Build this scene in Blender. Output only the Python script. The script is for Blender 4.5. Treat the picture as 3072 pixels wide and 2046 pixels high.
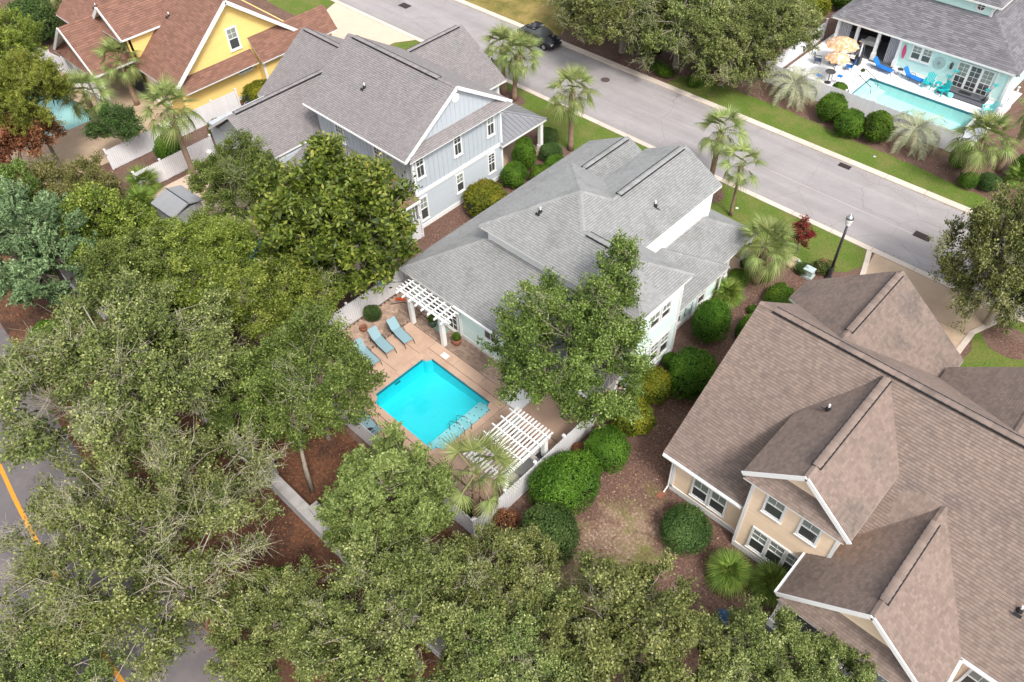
import bpy, math, random
import numpy as np
from mathutils import Vector, Matrix

for o in list(bpy.data.objects):
    bpy.data.objects.remove(o)
SC = bpy.context.scene
COL = SC.collection
rng = np.random.default_rng(7)
random.seed(7)

# ------------------------------------------------------------------ camera
cam_d = bpy.data.cameras.new('camera')
cam = bpy.data.objects.new('camera', cam_d)
COL.objects.link(cam)
cam_d.sensor_width = 36.0
cam_d.lens = 2357.6 / 3072 * 36.0
cam_d.clip_end = 600
CAM = Vector((0, 0, 36.0))
_pit, _roll, _yaw = 0.829122, 0.0424536, math.radians(45.3)
_down = Vector((math.sin(_roll) * math.cos(_pit), math.cos(_roll) * math.cos(_pit), math.sin(_pit))).normalized()
_fw = Vector((0, 0, 1)); _h = (_fw - _down * _fw.dot(_down)).normalized(); _r = _down.cross(_h)
_Y = math.cos(_yaw) * _h + math.sin(_yaw) * _r
_X = -math.sin(_yaw) * _h + math.cos(_yaw) * _r
_Z = -_down
cam.matrix_world = Matrix(((_X.x, -_X.y, -_X.z, CAM.x), (_Y.x, -_Y.y, -_Y.z, CAM.y), (_Z.x, -_Z.y, -_Z.z, CAM.z), (0, 0, 0, 1)))
SC.camera = cam

# ------------------------------------------------------------------ sky, sun, exposure
SUN_EL, SUN_AZ = math.radians(52), math.radians(-22)       # azimuth from +X towards +Y
world = bpy.data.worlds.new('World'); SC.world = world
world.use_nodes = True
nt = world.node_tree
for n in list(nt.nodes): nt.nodes.remove(n)
w_out = nt.nodes.new('ShaderNodeOutputWorld'); w_bg = nt.nodes.new('ShaderNodeBackground')
w_sky = nt.nodes.new('ShaderNodeTexSky'); w_sky.sky_type = 'NISHITA'; w_sky.sun_disc = False
w_sky.sun_elevation = SUN_EL; w_sky.sun_rotation = math.pi / 2 - SUN_AZ
w_sky.dust_density = 4.0; w_sky.air_density = 1.0; w_sky.ozone_density = 1.0
w_hs = nt.nodes.new('ShaderNodeHueSaturation'); w_hs.inputs['Saturation'].default_value = 0.28
w_tc = nt.nodes.new('ShaderNodeTexCoord'); w_no = nt.nodes.new('ShaderNodeTexNoise')      # broken cloud cover
w_no.inputs['Scale'].default_value = 3.2; w_no.inputs['Detail'].default_value = 6.0; w_no.inputs['Roughness'].default_value = 0.55
nt.links.new(w_tc.outputs['Generated'], w_no.inputs['Vector'])
w_mr = nt.nodes.new('ShaderNodeMapRange'); w_mr.inputs[1].default_value = 0.42; w_mr.inputs[2].default_value = 0.60
w_mr.inputs[3].default_value = 0.6; w_mr.inputs[4].default_value = 1.65
nt.links.new(w_no.outputs['Fac'], w_mr.inputs[0])
w_mul = nt.nodes.new('ShaderNodeVectorMath'); w_mul.operation = 'SCALE'
nt.links.new(w_sky.outputs[0], w_hs.inputs['Color']); nt.links.new(w_hs.outputs[0], w_mul.inputs[0]); nt.links.new(w_mr.outputs[0], w_mul.inputs['Scale'])
nt.links.new(w_mul.outputs[0], w_bg.inputs[0])
w_bg.inputs[1].default_value = 0.135
nt.links.new(w_bg.outputs[0], w_out.inputs[0])
sun_d = bpy.data.lights.new('sun', 'SUN'); sun_d.energy = 1.5; sun_d.angle = math.radians(12)
sun_d.color = (1.0, 0.94, 0.86)
sun = bpy.data.objects.new('sun', sun_d); COL.objects.link(sun)
_sd = Vector((math.cos(SUN_EL) * math.cos(SUN_AZ), math.cos(SUN_EL) * math.sin(SUN_AZ), math.sin(SUN_EL)))
sun.rotation_euler = _sd.to_track_quat('Z', 'Y').to_euler()
sun.location = (20, -10, 60)
SC.view_settings.view_transform = 'Standard'; SC.view_settings.look = 'None'
SC.view_settings.gamma = 1.0; SC.view_settings.use_curve_mapping = False
SC.view_settings.exposure = 0.95
SC.cycles.max_bounces = 6; SC.cycles.diffuse_bounces = 3; SC.cycles.glossy_bounces = 2
SC.cycles.transparent_max_bounces = 6; SC.cycles.transmission_bounces = 2
SC.cycles.caustics_reflective = False; SC.cycles.caustics_refractive = False

# ------------------------------------------------------------------ materials
MATS = {}
def _mk(name):
    m = bpy.data.materials.new(name); m.use_nodes = True
    nt = m.node_tree; b = nt.nodes['Principled BSDF']
    MATS[name] = m
    return m, nt, b
def N(nt, t, **kw):
    n = nt.nodes.new(t)
    for k, v in kw.items():
        if k in n.inputs: n.inputs[k].default_value = v
        else: setattr(n, k, v)
    return n
def L(nt, a, b): nt.links.new(a, b)
def rgba(c): return (c[0], c[1], c[2], 1.0)
def ramp(nt, stops):
    r = nt.nodes.new('ShaderNodeValToRGB')
    e = r.color_ramp.elements
    e[0].position, e[0].color = stops[0][0], rgba(stops[0][1])
    e[1].position, e[1].color = stops[-1][0], rgba(stops[-1][1])
    for p, c in stops[1:-1]:
        x = e.new(p); x.color = rgba(c)
    return r
def sc(c, k): return tuple(min(1, v * k) for v in c)

def mat(name, col, rough=0.7, var=0.12, scale=4.0, bump=0.0, bscale=60.0, metal=0.0, spec=0.3, attr=0.0, objr=0.0, stain=None, stain_scale=0.4, stain_lo=0.5, stain_hi=0.7):
    """colour with soft blotches; attr = spread of the per-piece tone, objr = spread per object"""
    m, nt, b = _mk(name)
    tc = N(nt, 'ShaderNodeTexCoord')
    no = N(nt, 'ShaderNodeTexNoise', Scale=scale, Detail=5.0, Roughness=0.6)
    L(nt, tc.outputs['Object'], no.inputs['Vector'])
    rp = ramp(nt, [(0.25, sc(col, 1 - var)), (0.75, sc(col, 1 + var))])
    L(nt, no.outputs['Fac'], rp.inputs[0])
    out = rp.outputs[0]
    if stain:
        n2 = N(nt, 'ShaderNodeTexNoise', Scale=stain_scale, Detail=6.0, Roughness=0.65)
        L(nt, tc.outputs['Object'], n2.inputs['Vector'])
        mr = N(nt, 'ShaderNodeMapRange'); mr.inputs[1].default_value = stain_lo; mr.inputs[2].default_value = stain_hi
        L(nt, n2.outputs['Fac'], mr.inputs[0])
        mx = N(nt, 'ShaderNodeMix', data_type='RGBA')
        L(nt, mr.outputs[0], mx.inputs[0]); L(nt, out, mx.inputs[6]); mx.inputs[7].default_value = rgba(stain)
        out = mx.outputs[2]
    for kind, amt in (('attr', attr), ('obj', objr)):
        if amt:
            hs = N(nt, 'ShaderNodeHueSaturation')
            if kind == 'attr':
                src = N(nt, 'ShaderNodeAttribute', attribute_name='rnd').outputs['Fac']
            else:
                src = N(nt, 'ShaderNodeObjectInfo').outputs['Random']
            mr = N(nt, 'ShaderNodeMapRange'); mr.inputs[3].default_value = 1 - amt; mr.inputs[4].default_value = 1 + amt
            L(nt, src, mr.inputs[0]); L(nt, mr.outputs[0], hs.inputs['Value']); L(nt, out, hs.inputs['Color'])
            out = hs.outputs[0]
    L(nt, out, b.inputs['Base Color'])
    b.inputs['Roughness'].default_value = rough; b.inputs['Metallic'].default_value = metal
    b.inputs['Specular IOR Level'].default_value = spec
    if bump:
        n3 = N(nt, 'ShaderNodeTexNoise', Scale=bscale, Detail=3.0)
        L(nt, tc.outputs['Object'], n3.inputs['Vector'])
        bp = N(nt, 'ShaderNodeBump', Strength=bump, Distance=0.02)
        L(nt, n3.outputs['Fac'], bp.inputs['Height']); L(nt, bp.outputs[0], b.inputs['Normal'])
    return m

def speckle(name, base, specks, scale=22.0, thr=0.62, big=None, big_scale=0.25, rough=0.9, bump=0.5):
    """ground made of small bits: two noise scales, light bits, optional large blotches"""
    m, nt, b = _mk(name)
    tc = N(nt, 'ShaderNodeTexCoord')
    no = N(nt, 'ShaderNodeTexNoise', Scale=scale, Detail=4.0, Roughness=0.7)
    L(nt, tc.outputs['Object'], no.inputs['Vector'])
    rp = ramp(nt, [(0.3, sc(base, 0.5)), (0.5, base), (thr, sc(base, 1.35)), (min(.98, thr + 0.1), specks)])
    L(nt, no.outputs['Fac'], rp.inputs[0]); out = rp.outputs[0]
    if big:
        n2 = N(nt, 'ShaderNodeTexNoise', Scale=big_scale, Detail=7.0, Roughness=0.7)
        L(nt, tc.outputs['Object'], n2.inputs['Vector'])
        mr = N(nt, 'ShaderNodeMapRange'); mr.inputs[1].default_value = 0.45; mr.inputs[2].default_value = 0.62
        L(nt, n2.outputs['Fac'], mr.inputs[0])
        mx = N(nt, 'ShaderNodeMix', data_type='RGBA', blend_type='MIX')
        L(nt, mr.outputs[0], mx.inputs[0]); L(nt, out, mx.inputs[6])
        r2 = ramp(nt, [(0.3, sc(big, 0.6)), (0.7, sc(big, 1.25))]); L(nt, no.outputs['Fac'], r2.inputs[0])
        L(nt, r2.outputs[0], mx.inputs[7]); out = mx.outputs[2]
    L(nt, out, b.inputs['Base Color']); b.inputs['Roughness'].default_value = rough
    b.inputs['Specular IOR Level'].default_value = 0.15
    bp = N(nt, 'ShaderNodeBump', Strength=bump, Distance=0.05)
    L(nt, no.outputs['Fac'], bp.inputs['Height']); L(nt, bp.outputs[0], b.inputs['Normal'])
    return m

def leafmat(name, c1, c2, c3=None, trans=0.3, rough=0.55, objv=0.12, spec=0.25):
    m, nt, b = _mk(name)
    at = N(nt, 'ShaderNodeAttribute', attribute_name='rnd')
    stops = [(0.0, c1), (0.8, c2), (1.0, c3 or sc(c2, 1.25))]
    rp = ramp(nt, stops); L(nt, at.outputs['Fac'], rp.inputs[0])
    oi = N(nt, 'ShaderNodeObjectInfo')
    mr = N(nt, 'ShaderNodeMapRange'); mr.inputs[3].default_value = 1 - objv; mr.inputs[4].default_value = 1 + objv
    L(nt, oi.outputs['Random'], mr.inputs[0])
    mh = N(nt, 'ShaderNodeMapRange'); mh.inputs[3].default_value = 0.485; mh.inputs[4].default_value = 0.515
    L(nt, oi.outputs['Random'], mh.inputs[0])
    hs = N(nt, 'ShaderNodeHueSaturation'); L(nt, mr.outputs[0], hs.inputs['Value']); L(nt, mh.outputs[0], hs.inputs['Hue'])
    L(nt, rp.outputs[0], hs.inputs['Color'])
    L(nt, hs.outputs[0], b.inputs['Base Color']); b.inputs['Roughness'].default_value = rough
    b.inputs['Specular IOR Level'].default_value = spec
    tr = N(nt, 'ShaderNodeBsdfTranslucent'); L(nt, hs.outputs[0], tr.inputs[0])
    mx = N(nt, 'ShaderNodeMixShader'); mx.inputs[0].default_value = trans
    L(nt, b.outputs[0], mx.inputs[1]); L(nt, tr.outputs[0], mx.inputs[2])
    L(nt, mx.outputs[0], nt.nodes['Material Output'].inputs[0])
    return m

# paint and building
mat('white', (0.78, 0.78, 0.77), 0.5, 0.03)
mat('fence_white', (0.74, 0.73, 0.75), 0.55, 0.05, objr=0.03)
mat('mint', (0.66, 0.80, 0.77), 0.6, 0.03, attr=0.03)
mat('mint_bright', (0.56, 0.80, 0.76), 0.6, 0.03, attr=0.03)
mat('graywall', (0.46, 0.50, 0.54), 0.6, 0.03, attr=0.03)
mat('peach', (0.84, 0.655, 0.475), 0.6, 0.03, attr=0.035)
mat('yellow', (0.84, 0.61, 0.22), 0.6, 0.03, attr=0.03)
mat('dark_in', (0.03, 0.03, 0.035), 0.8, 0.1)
mat('soffit', (0.72, 0.72, 0.71), 0.6, 0.03)
mat('shingle_gray', (0.262, 0.266, 0.266), 0.9, 0.07, 1.2, 0.35, 90, attr=0.10, stain=(0.20, 0.203, 0.20), stain_scale=0.5)
mat('shingle_taupe', (0.235, 0.216, 0.218), 0.9, 0.06, 1.2, 0.35, 90, attr=0.11, stain=(0.205, 0.208, 0.20), stain_scale=0.9, stain_lo=.55, stain_hi=.68)
mat('shingle_rust', (0.25, 0.185, 0.14), 0.9, 0.25, 2.2, 0.35, 90, attr=0.16, stain=(0.36, 0.19, 0.07), stain_scale=0.8, stain_lo=.45, stain_hi=.6)
mat('shingle_brown', (0.218, 0.165, 0.140), 0.9, 0.08, 0.9, 0.35, 90, attr=0.15, stain=(0.158, 0.126, 0.110), stain_scale=0.45, stain_lo=.5, stain_hi=.66)
mat('shingle_red', (0.215, 0.112, 0.082), 0.9, 0.08, 1.0, 0.35, 90, attr=0.16)
mat('shingle_slate', (0.165, 0.16, 0.174), 0.9, 0.08, 1.0, 0.35, 90, attr=0.22)
mat('shingle_gap', (0.045, 0.042, 0.04), 0.95, 0.1)
mat('asphalt_seam', (0.42, 0.39, 0.385), 0.9, 0.1)
mat('vent_black', (0.02, 0.02, 0.022), 0.6)
mat('metal_roof', (0.36, 0.36, 0.38), 0.35, 0.06, 2.0, metal=0.6)
mat('lead', (0.16, 0.17, 0.19), 0.5, 0.2)
m_, nt_, b_ = _mk('glass'); b_.inputs['Base Color'].default_value = (0.06, 0.065, 0.065, 1); b_.inputs['Roughness'].default_value = 0.1; b_.inputs['Specular IOR Level'].default_value = 0.6
m_, nt_, b_ = _mk('glass_blind'); b_.inputs['Base Color'].default_value = (0.24, 0.27, 0.24, 1); b_.inputs['Roughness'].default_value = 0.1; b_.inputs['Specular IOR Level'].default_value = 0.6
# ground
speckle('mulch', (0.140, 0.083, 0.064), (0.40, 0.29, 0.22), 7.0, 0.63, big=(0.185, 0.122, 0.096), big_scale=0.35)
speckle('leaf_litter', (0.15, 0.072, 0.042), (0.42, 0.19, 0.09), 6.0, 0.64, big=(0.06, 0.036, 0.027), big_scale=0.3)
speckle('lawn', (0.098, 0.150, 0.025), (0.19, 0.23, 0.065), 9.0, 0.64, big=(0.165, 0.175, 0.05), big_scale=0.45, bump=0.6)
speckle('lawn_dry', (0.27, 0.205, 0.07), (0.4, 0.3, 0.13), 12.0, 0.62, big=(0.13, 0.125, 0.03), big_scale=0.35)
speckle('lawn_sand', (0.27, 0.185, 0.130), (0.52, 0.40, 0.32), 4.0, 0.60, big=(0.17, 0.155, 0.055), big_scale=0.5)
def patch_mat(name, cx, cy, rx, ry):
    m, nt, b = _mk(name)
    tc = N(nt, 'ShaderNodeTexCoord'); sep = N(nt, 'ShaderNodeSeparateXYZ'); L(nt, tc.outputs['Object'], sep.inputs[0])
    def mth(op, a, c):
        n = N(nt, 'ShaderNodeMath', operation=op)
        for i, v in enumerate((a, c)):
            if isinstance(v, (int, float)): n.inputs[i].default_value = v
            else: L(nt, v, n.inputs[i])
        return n.outputs[0]
    dx = mth('DIVIDE', mth('SUBTRACT', sep.outputs[0], cx), rx); dy = mth('DIVIDE', mth('SUBTRACT', sep.outputs[1], cy), ry)
    dist = mth('SQRT', mth('ADD', mth('MULTIPLY', dx, dx), mth('MULTIPLY', dy, dy)), 0)
    n1 = N(nt, 'ShaderNodeTexNoise', Scale=0.9, Detail=8.0, Roughness=0.72); L(nt, tc.outputs['Object'], n1.inputs['Vector'])
    n2 = N(nt, 'ShaderNodeTexNoise', Scale=7.0, Detail=4.0, Roughness=0.7); L(nt, tc.outputs['Object'], n2.inputs['Vector'])
    n3 = N(nt, 'ShaderNodeTexNoise', Scale=0.5, Detail=7.0, Roughness=0.7); L(nt, tc.outputs['Object'], n3.inputs['Vector'])
    edge = mth('ADD', dist, mth('MULTIPLY', mth('SUBTRACT', n1.outputs['Fac'], .5), 2.4))
    mr = N(nt, 'ShaderNodeMapRange'); mr.inputs[1].default_value = .55; mr.inputs[2].default_value = 1.0; L(nt, edge, mr.inputs[0])
    mul = ramp(nt, [(0.3, (.072, .043, .033)), (.5, (.145, .087, .068)), (.63, (.20, .125, .098)), (.73, (.40, .29, .22))]); L(nt, n2.outputs['Fac'], mul.inputs[0])
    snd = ramp(nt, [(0.3, (.19, .125, .085)), (.5, (.27, .185, .13)), (.7, (.50, .38, .30))]); L(nt, n2.outputs['Fac'], snd.inputs[0])
    grs = ramp(nt, [(0.3, (.10, .10, .03)), (.7, (.22, .20, .08))]); L(nt, n2.outputs['Fac'], grs.inputs[0])
    g1 = N(nt, 'ShaderNodeMapRange'); g1.inputs[1].default_value = .44; g1.inputs[2].default_value = .6; L(nt, n3.outputs['Fac'], g1.inputs[0])
    m1 = N(nt, 'ShaderNodeMix', data_type='RGBA'); L(nt, g1.outputs[0], m1.inputs[0]); L(nt, snd.outputs[0], m1.inputs[6]); L(nt, grs.outputs[0], m1.inputs[7])
    m2 = N(nt, 'ShaderNodeMix', data_type='RGBA'); L(nt, mr.outputs[0], m2.inputs[0]); L(nt, m1.outputs[2], m2.inputs[6]); L(nt, mul.outputs[0], m2.inputs[7])
    L(nt, m2.outputs[2], b.inputs['Base Color']); b.inputs['Roughness'].default_value = .95; b.inputs['Specular IOR Level'].default_value = .1
    bp = N(nt, 'ShaderNodeBump', Strength=.5, Distance=.05); L(nt, n2.outputs['Fac'], bp.inputs['Height']); L(nt, bp.outputs[0], b.inputs['Normal'])
patch_mat('sand_patch', -9.9, 15.2, 2.6, 5.4)
def road_mat(name, col):
    m, nt, b = _mk(name)
    tc = N(nt, 'ShaderNodeTexCoord'); mp = N(nt, 'ShaderNodeMapping'); mp.inputs['Scale'].default_value = (.05, .9, 1); L(nt, tc.outputs['Object'], mp.inputs[0])
    a = N(nt, 'ShaderNodeTexNoise', Scale=1.0, Detail=6.0, Roughness=.6); L(nt, mp.outputs[0], a.inputs['Vector'])
    c = N(nt, 'ShaderNodeTexNoise', Scale=.35, Detail=8.0, Roughness=.7); L(nt, tc.outputs['Object'], c.inputs['Vector'])
    d = N(nt, 'ShaderNodeTexNoise', Scale=14, Detail=3.0, Roughness=.7); L(nt, tc.outputs['Object'], d.inputs['Vector'])
    w = N(nt, 'ShaderNodeTexNoise', Scale=1.3, Detail=4.0); L(nt, tc.outputs['Object'], w.inputs['Vector'])
    mxv = N(nt, 'ShaderNodeMix', data_type='RGBA'); mxv.inputs[0].default_value = .25; L(nt, tc.outputs['Object'], mxv.inputs[6]); L(nt, w.outputs['Color'], mxv.inputs[7])
    v = N(nt, 'ShaderNodeTexVoronoi', feature='DISTANCE_TO_EDGE', Scale=.28); L(nt, mxv.outputs[2], v.inputs['Vector'])
    r1 = ramp(nt, [(.3, sc(col, .86)), (.7, sc(col, 1.10))]); L(nt, a.outputs['Fac'], r1.inputs[0])
    r2 = ramp(nt, [(.3, (.86, .85, .85)), (.7, (1.06, 1.06, 1.06))]); L(nt, c.outputs['Fac'], r2.inputs[0])
    r3 = ramp(nt, [(.3, (.9, .9, .9)), (.7, (1.08, 1.08, 1.08))]); L(nt, d.outputs['Fac'], r3.inputs[0])
    r4 = ramp(nt, [(0.0, (.78, .77, .76)), (.006, (1, 1, 1))]); L(nt, v.outputs['Distance'], r4.inputs[0])
    out = r1.outputs[0]
    for r in (r2, r3, r4):
        m_ = N(nt, 'ShaderNodeMix', data_type='RGBA', blend_type='MULTIPLY'); m_.inputs[0].default_value = 1.0; L(nt, out, m_.inputs[6]); L(nt, r.outputs[0], m_.inputs[7]); out = m_.outputs[2]
    L(nt, out, b.inputs['Base Color']); b.inputs['Roughness'].default_value = .92; b.inputs['Specular IOR Level'].default_value = .2
road_mat('asphalt', (0.325, 0.305, 0.306))
mat('asphalt_old', (0.335, 0.308, 0.308), 0.9, 0.07, 0.5, 0.25, 120, stain=(0.29, 0.267, 0.267), stain_scale=0.12, stain_lo=.45, stain_hi=.7)
mat('asphalt_dark', (0.14, 0.125, 0.13), 0.9, 0.15, 0.8, 0.3, 100, stain=(0.20, 0.17, 0.16), stain_scale=0.35)  # dark base tone has tree shade over the wooded road put into it
mat('paint_yellow', (0.62, 0.27, 0.03), 0.7, 0.12, 6)
mat('concrete', (0.58, 0.50, 0.43), 0.85, 0.08, 1.5, 0.2, 60, objr=0.07)
mat('drive', (0.47, 0.35, 0.25), 0.85, 0.10, 0.7, 0.2, 60, stain=(0.40, 0.29, 0.2), stain_scale=0.3)
mat('drive_pink', (0.60, 0.46, 0.36), 0.85, 0.08, 0.7, 0.2, 60)
mat('deck_tan', (0.50, 0.345, 0.258), 0.8, 0.10, 0.9, 0.15, 50, objr=0.035, stain=(0.42, 0.275, 0.20), stain_scale=0.6)
mat('deck_white', (0.76, 0.77, 0.78), 0.7, 0.04, 1.0)
mat('deck_gap', (0.14, 0.085, 0.06), 0.9, 0.1)
mat('paver', (0.38, 0.27, 0.21), 0.85, 0.12, 3.0, 0.2, 60, objr=0.22, attr=0.22)
mat('stone_cap', (0.38, 0.36, 0.35), 0.85, 0.2, 2.0, 0.3, 40)
mat('wall_white', (0.60, 0.59, 0.60), 0.8, 0.10, 1.0, stain=(0.46, 0.46, 0.46), stain_scale=0.7)
mat('pool_floor', (0.05, 0.86, 0.94), 0.7, 0.03)
mat('pool_step', (0.66, 0.90, 0.92), 0.7, 0.03)
mat('pool_tile', (0.03, 0.20, 0.26), 0.3, 0.2, 8)
mat('pool_floor_pale', (0.58, 0.90, 0.88), 0.7, 0.03)
mat('pool_floor_teal', (0.01, 0.30, 0.31), 0.7, 0.1)
m_, nt_, b_ = _mk('water')
nt_.nodes.remove(b_)
_tr = N(nt_, 'ShaderNodeBsdfTransparent'); _tr.inputs[0].default_value = (0.72, 0.97, 0.99, 1)
_gl = N(nt_, 'ShaderNodeBsdfGlossy'); _gl.inputs['Roughness'].default_value = 0.02
_fr = N(nt_, 'ShaderNodeFresnel'); _fr.inputs[0].default_value = 1.5
_wn = N(nt_, 'ShaderNodeTexNoise', Scale=2.2, Detail=2.0); _tc = N(nt_, 'ShaderNodeTexCoord')
L(nt_, _tc.outputs['Object'], _wn.inputs['Vector'])
_bp = N(nt_, 'ShaderNodeBump', Strength=0.2, Distance=0.04); L(nt_, _wn.outputs['Fac'], _bp.inputs['Height'])
L(nt_, _bp.outputs[0], _gl.inputs['Normal']); L(nt_, _bp.outputs[0], _fr.inputs['Normal'])
_ms = N(nt_, 'ShaderNodeMixShader'); L(nt_, _fr.outputs[0], _ms.inputs[0]); L(nt_, _tr.outputs[0], _ms.inputs[1]); L(nt_, _gl.outputs[0], _ms.inputs[2])
L(nt_, _ms.outputs[0], nt_.nodes['Material Output'].inputs[0])
def water_mat(name, tint, ior):
    m = MATS['water'].copy(); m.name = name; MATS[name] = m
    for n in m.node_tree.nodes:
        if n.type == 'BSDF_TRANSPARENT': n.inputs[0].default_value = tint
        if n.type == 'FRESNEL': n.inputs[0].default_value = ior
water_mat('water_clear', (0.93, 1.0, 1.0, 1), 1.4)
# objects
mat('metal_dark', (0.03, 0.03, 0.035), 0.4, 0.1, spec=0.5)
mat('steel', (0.45, 0.46, 0.47), 0.3, 0.05, metal=0.9)
mat('lamp_glass', (0.75, 0.75, 0.74), 0.2, 0.03)
mat('sling_teal', (0.24, 0.37, 0.42), 0.7, 0.05, 30)
mat('sling_blue', (0.015, 0.16, 0.52), 0.7, 0.05)
mat('sling_navy', (0.03, 0.075, 0.17), 0.6, 0.1)
mat('plastic_teal', (0.01, 0.40, 0.42), 0.45, 0.05)
mat('plastic_aqua', (0.24, 0.70, 0.68), 0.45, 0.05)
mat('thatch', (0.62, 0.36, 0.20), 0.9, 0.35, 5.0, 0.6, 30, stain=(0.85, 0.75, 0.68), stain_scale=2.5)
mat('curtain', (0.42, 0.42, 0.45), 0.9, 0.1)
mat('terracotta', (0.25, 0.10, 0.06), 0.7, 0.15)
mat('pot_green', (0.05, 0.09, 0.07), 0.4, 0.2)
mat('orange', (0.75, 0.10, 0.03), 0.5, 0.05)
mat('pink', (0.60, 0.06, 0.16), 0.5, 0.3, 9)
mat('red_flower', (0.42, 0.02, 0.03), 0.6, 0.2)
mat('mat_gray', (0.10, 0.105, 0.12), 0.9, 0.15)
mat('mat_green', (0.24, 0.33, 0.28), 0.9, 0.1)
mat('grate', (0.07, 0.045, 0.04), 0.8, 0.2)
mat('car_black', (0.012, 0.012, 0.015), 0.25, 0.02, spec=0.6)
mat('tyre', (0.02, 0.02, 0.02), 0.8)
mat('util', (0.42, 0.50, 0.50), 0.6, 0.08)
mat('cover_gray', (0.29, 0.30, 0.32), 0.7, 0.08, 2.0)
mat('cushion', (0.30, 0.55, 0.62), 0.8, 0.1)
# bark and leaves
mat('bark', (0.20, 0.17, 0.14), 0.95, 0.3, 6.0, 0.6, 25)
mat('bark_pale', (0.29, 0.255, 0.205), 0.95, 0.25, 5.0, 0.5, 25)
mat('twig_pale', (0.44, 0.41, 0.29), 0.95, 0.15, 3.0)
mat('twig', (0.24, 0.20, 0.14), 0.95, 0.15, 3.0)
mat('palm_trunk', (0.26, 0.175, 0.125), 0.95, 0.3, 5.0, 0.6, 14)
mat('palm_boot', (0.42, 0.33, 0.26), 0.95, 0.25, 6.0, attr=0.2)
leafmat('lf_oak', (0.045, 0.068, 0.014), (0.240, 0.285, 0.080), (0.42, 0.44, 0.18), trans=.18)
leafmat('lf_oakg', (0.032, 0.058, 0.009), (0.170, 0.235, 0.045), (0.31, 0.37, 0.11), trans=.18)
leafmat('lf_yel', (0.045, 0.076, 0.008), (0.222, 0.292, 0.042), (0.38, 0.41, 0.10), trans=.18)
leafmat('lf_cedar', (0.055, 0.092, 0.036), (0.215, 0.295, 0.135), (0.32, 0.41, 0.21), trans=.18)
leafmat('lf_mag', (0.022, 0.046, 0.007), (0.160, 0.238, 0.030), (0.32, 0.34, 0.07), trans=.18, rough=0.45, spec=0.3)
leafmat('lf_myrt', (0.060, 0.090, 0.018), (0.235, 0.300, 0.080), (0.36, 0.42, 0.15), trans=.18)
leafmat('lf_pine', (0.060, 0.085, 0.010), (0.230, 0.280, 0.038), (0.38, 0.40, 0.08), trans=.18)
leafmat('lf_brown', (0.085, 0.098, 0.022), (0.240, 0.235, 0.070), (0.30, 0.24, 0.11), trans=.2)
leafmat('lf_red', (0.14, 0.055, 0.028), (0.34, 0.13, 0.065), (0.40, 0.24, 0.11), trans=.2)
leafmat('lf_shrub', (0.036, 0.088, 0.009), (0.115, 0.235, 0.018), (0.19, 0.32, 0.04))
leafmat('lf_shrub_y', (0.060, 0.090, 0.009), (0.230, 0.255, 0.018), (0.36, 0.29, 0.03))
leafmat('lf_shrub_d', (0.034, 0.070, 0.015), (0.095, 0.160, 0.040), (0.15, 0.21, 0.06))
leafmat('lf_palm', (0.095, 0.135, 0.040), (0.270, 0.320, 0.105), (0.40, 0.41, 0.16), trans=0.2, objv=0.18)
leafmat('lf_palm_dead', (0.26, 0.18, 0.08), (0.44, 0.33, 0.17), trans=0.15)
leafmat('lf_pindo', (0.24, 0.27, 0.155), (0.46, 0.48, 0.31), trans=0.2)
leafmat('lf_fan', (0.075, 0.14, 0.022), (0.23, 0.32, 0.06), trans=0.2)
leafmat('lf_flower_y', (0.10, 0.11, 0.02), (0.5, 0.34, 0.01), (0.6, 0.34, 0.02))
leafmat('lf_flower_r', (0.08, 0.09, 0.025), (0.32, 0.035, 0.03), (0.5, 0.05, 0.05))
leafmat('lf_flower_p', (0.07, 0.11, 0.025), (0.14, 0.18, 0.04), (0.8, 0.3, 0.27))
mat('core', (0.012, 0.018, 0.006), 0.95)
# ------------------------------------------------------------------ helpers
def link(name, data, parent=None, mtx=None):
    o = bpy.data.objects.new(name, data); COL.objects.link(o)
    if parent is not None: o.parent = parent
    if mtx is not None: o.matrix_local = mtx
    return o
def tag(o, label, cat=None, group=None, kind=None):
    if label: o['label'] = label
    if cat: o['category'] = cat
    if group: o['group'] = group
    if kind: o['kind'] = kind
    return o
def thing(name, label, cat, loc=(0, 0, 0), rz=0.0, group=None):
    o = bpy.data.objects.new(name, None); COL.objects.link(o)
    o.location = loc; o.rotation_euler = (0, 0, rz); o.empty_display_size = 0.2
    return tag(o, label, cat, group)
def stuff(o): o['kind'] = 'stuff'; return o
def mesh_np(name, V, F, mats, attr=None, smooth=False, midx=None):
    """V (n,3); F (m,k) array of equal polygons"""
    V = np.asarray(V, np.float32); F = np.asarray(F, np.int32)
    me = bpy.data.meshes.new(name)
    me.vertices.add(len(V)); me.vertices.foreach_set('co', V.ravel())
    m, k = F.shape
    me.loops.add(m * k); me.loops.foreach_set('vertex_index', F.ravel())
    me.polygons.add(m); me.polygons.foreach_set('loop_start', np.arange(0, m * k, k, dtype=np.int32))
    try: me.polygons.foreach_set('loop_total', np.full(m, k, dtype=np.int32))
    except Exception: pass
    for x in mats: me.materials.append(MATS[x])
    if midx is not None: me.polygons.foreach_set('material_index', np.asarray(midx, np.int32))
    if smooth: me.polygons.foreach_set('use_smooth', np.ones(m, bool))
    if attr is not None:
        a = me.attributes.new('rnd', 'FLOAT', 'FACE'); a.data.foreach_set('value', np.asarray(attr, np.float32))
    me.update(calc_edges=True)
    return me

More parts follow.
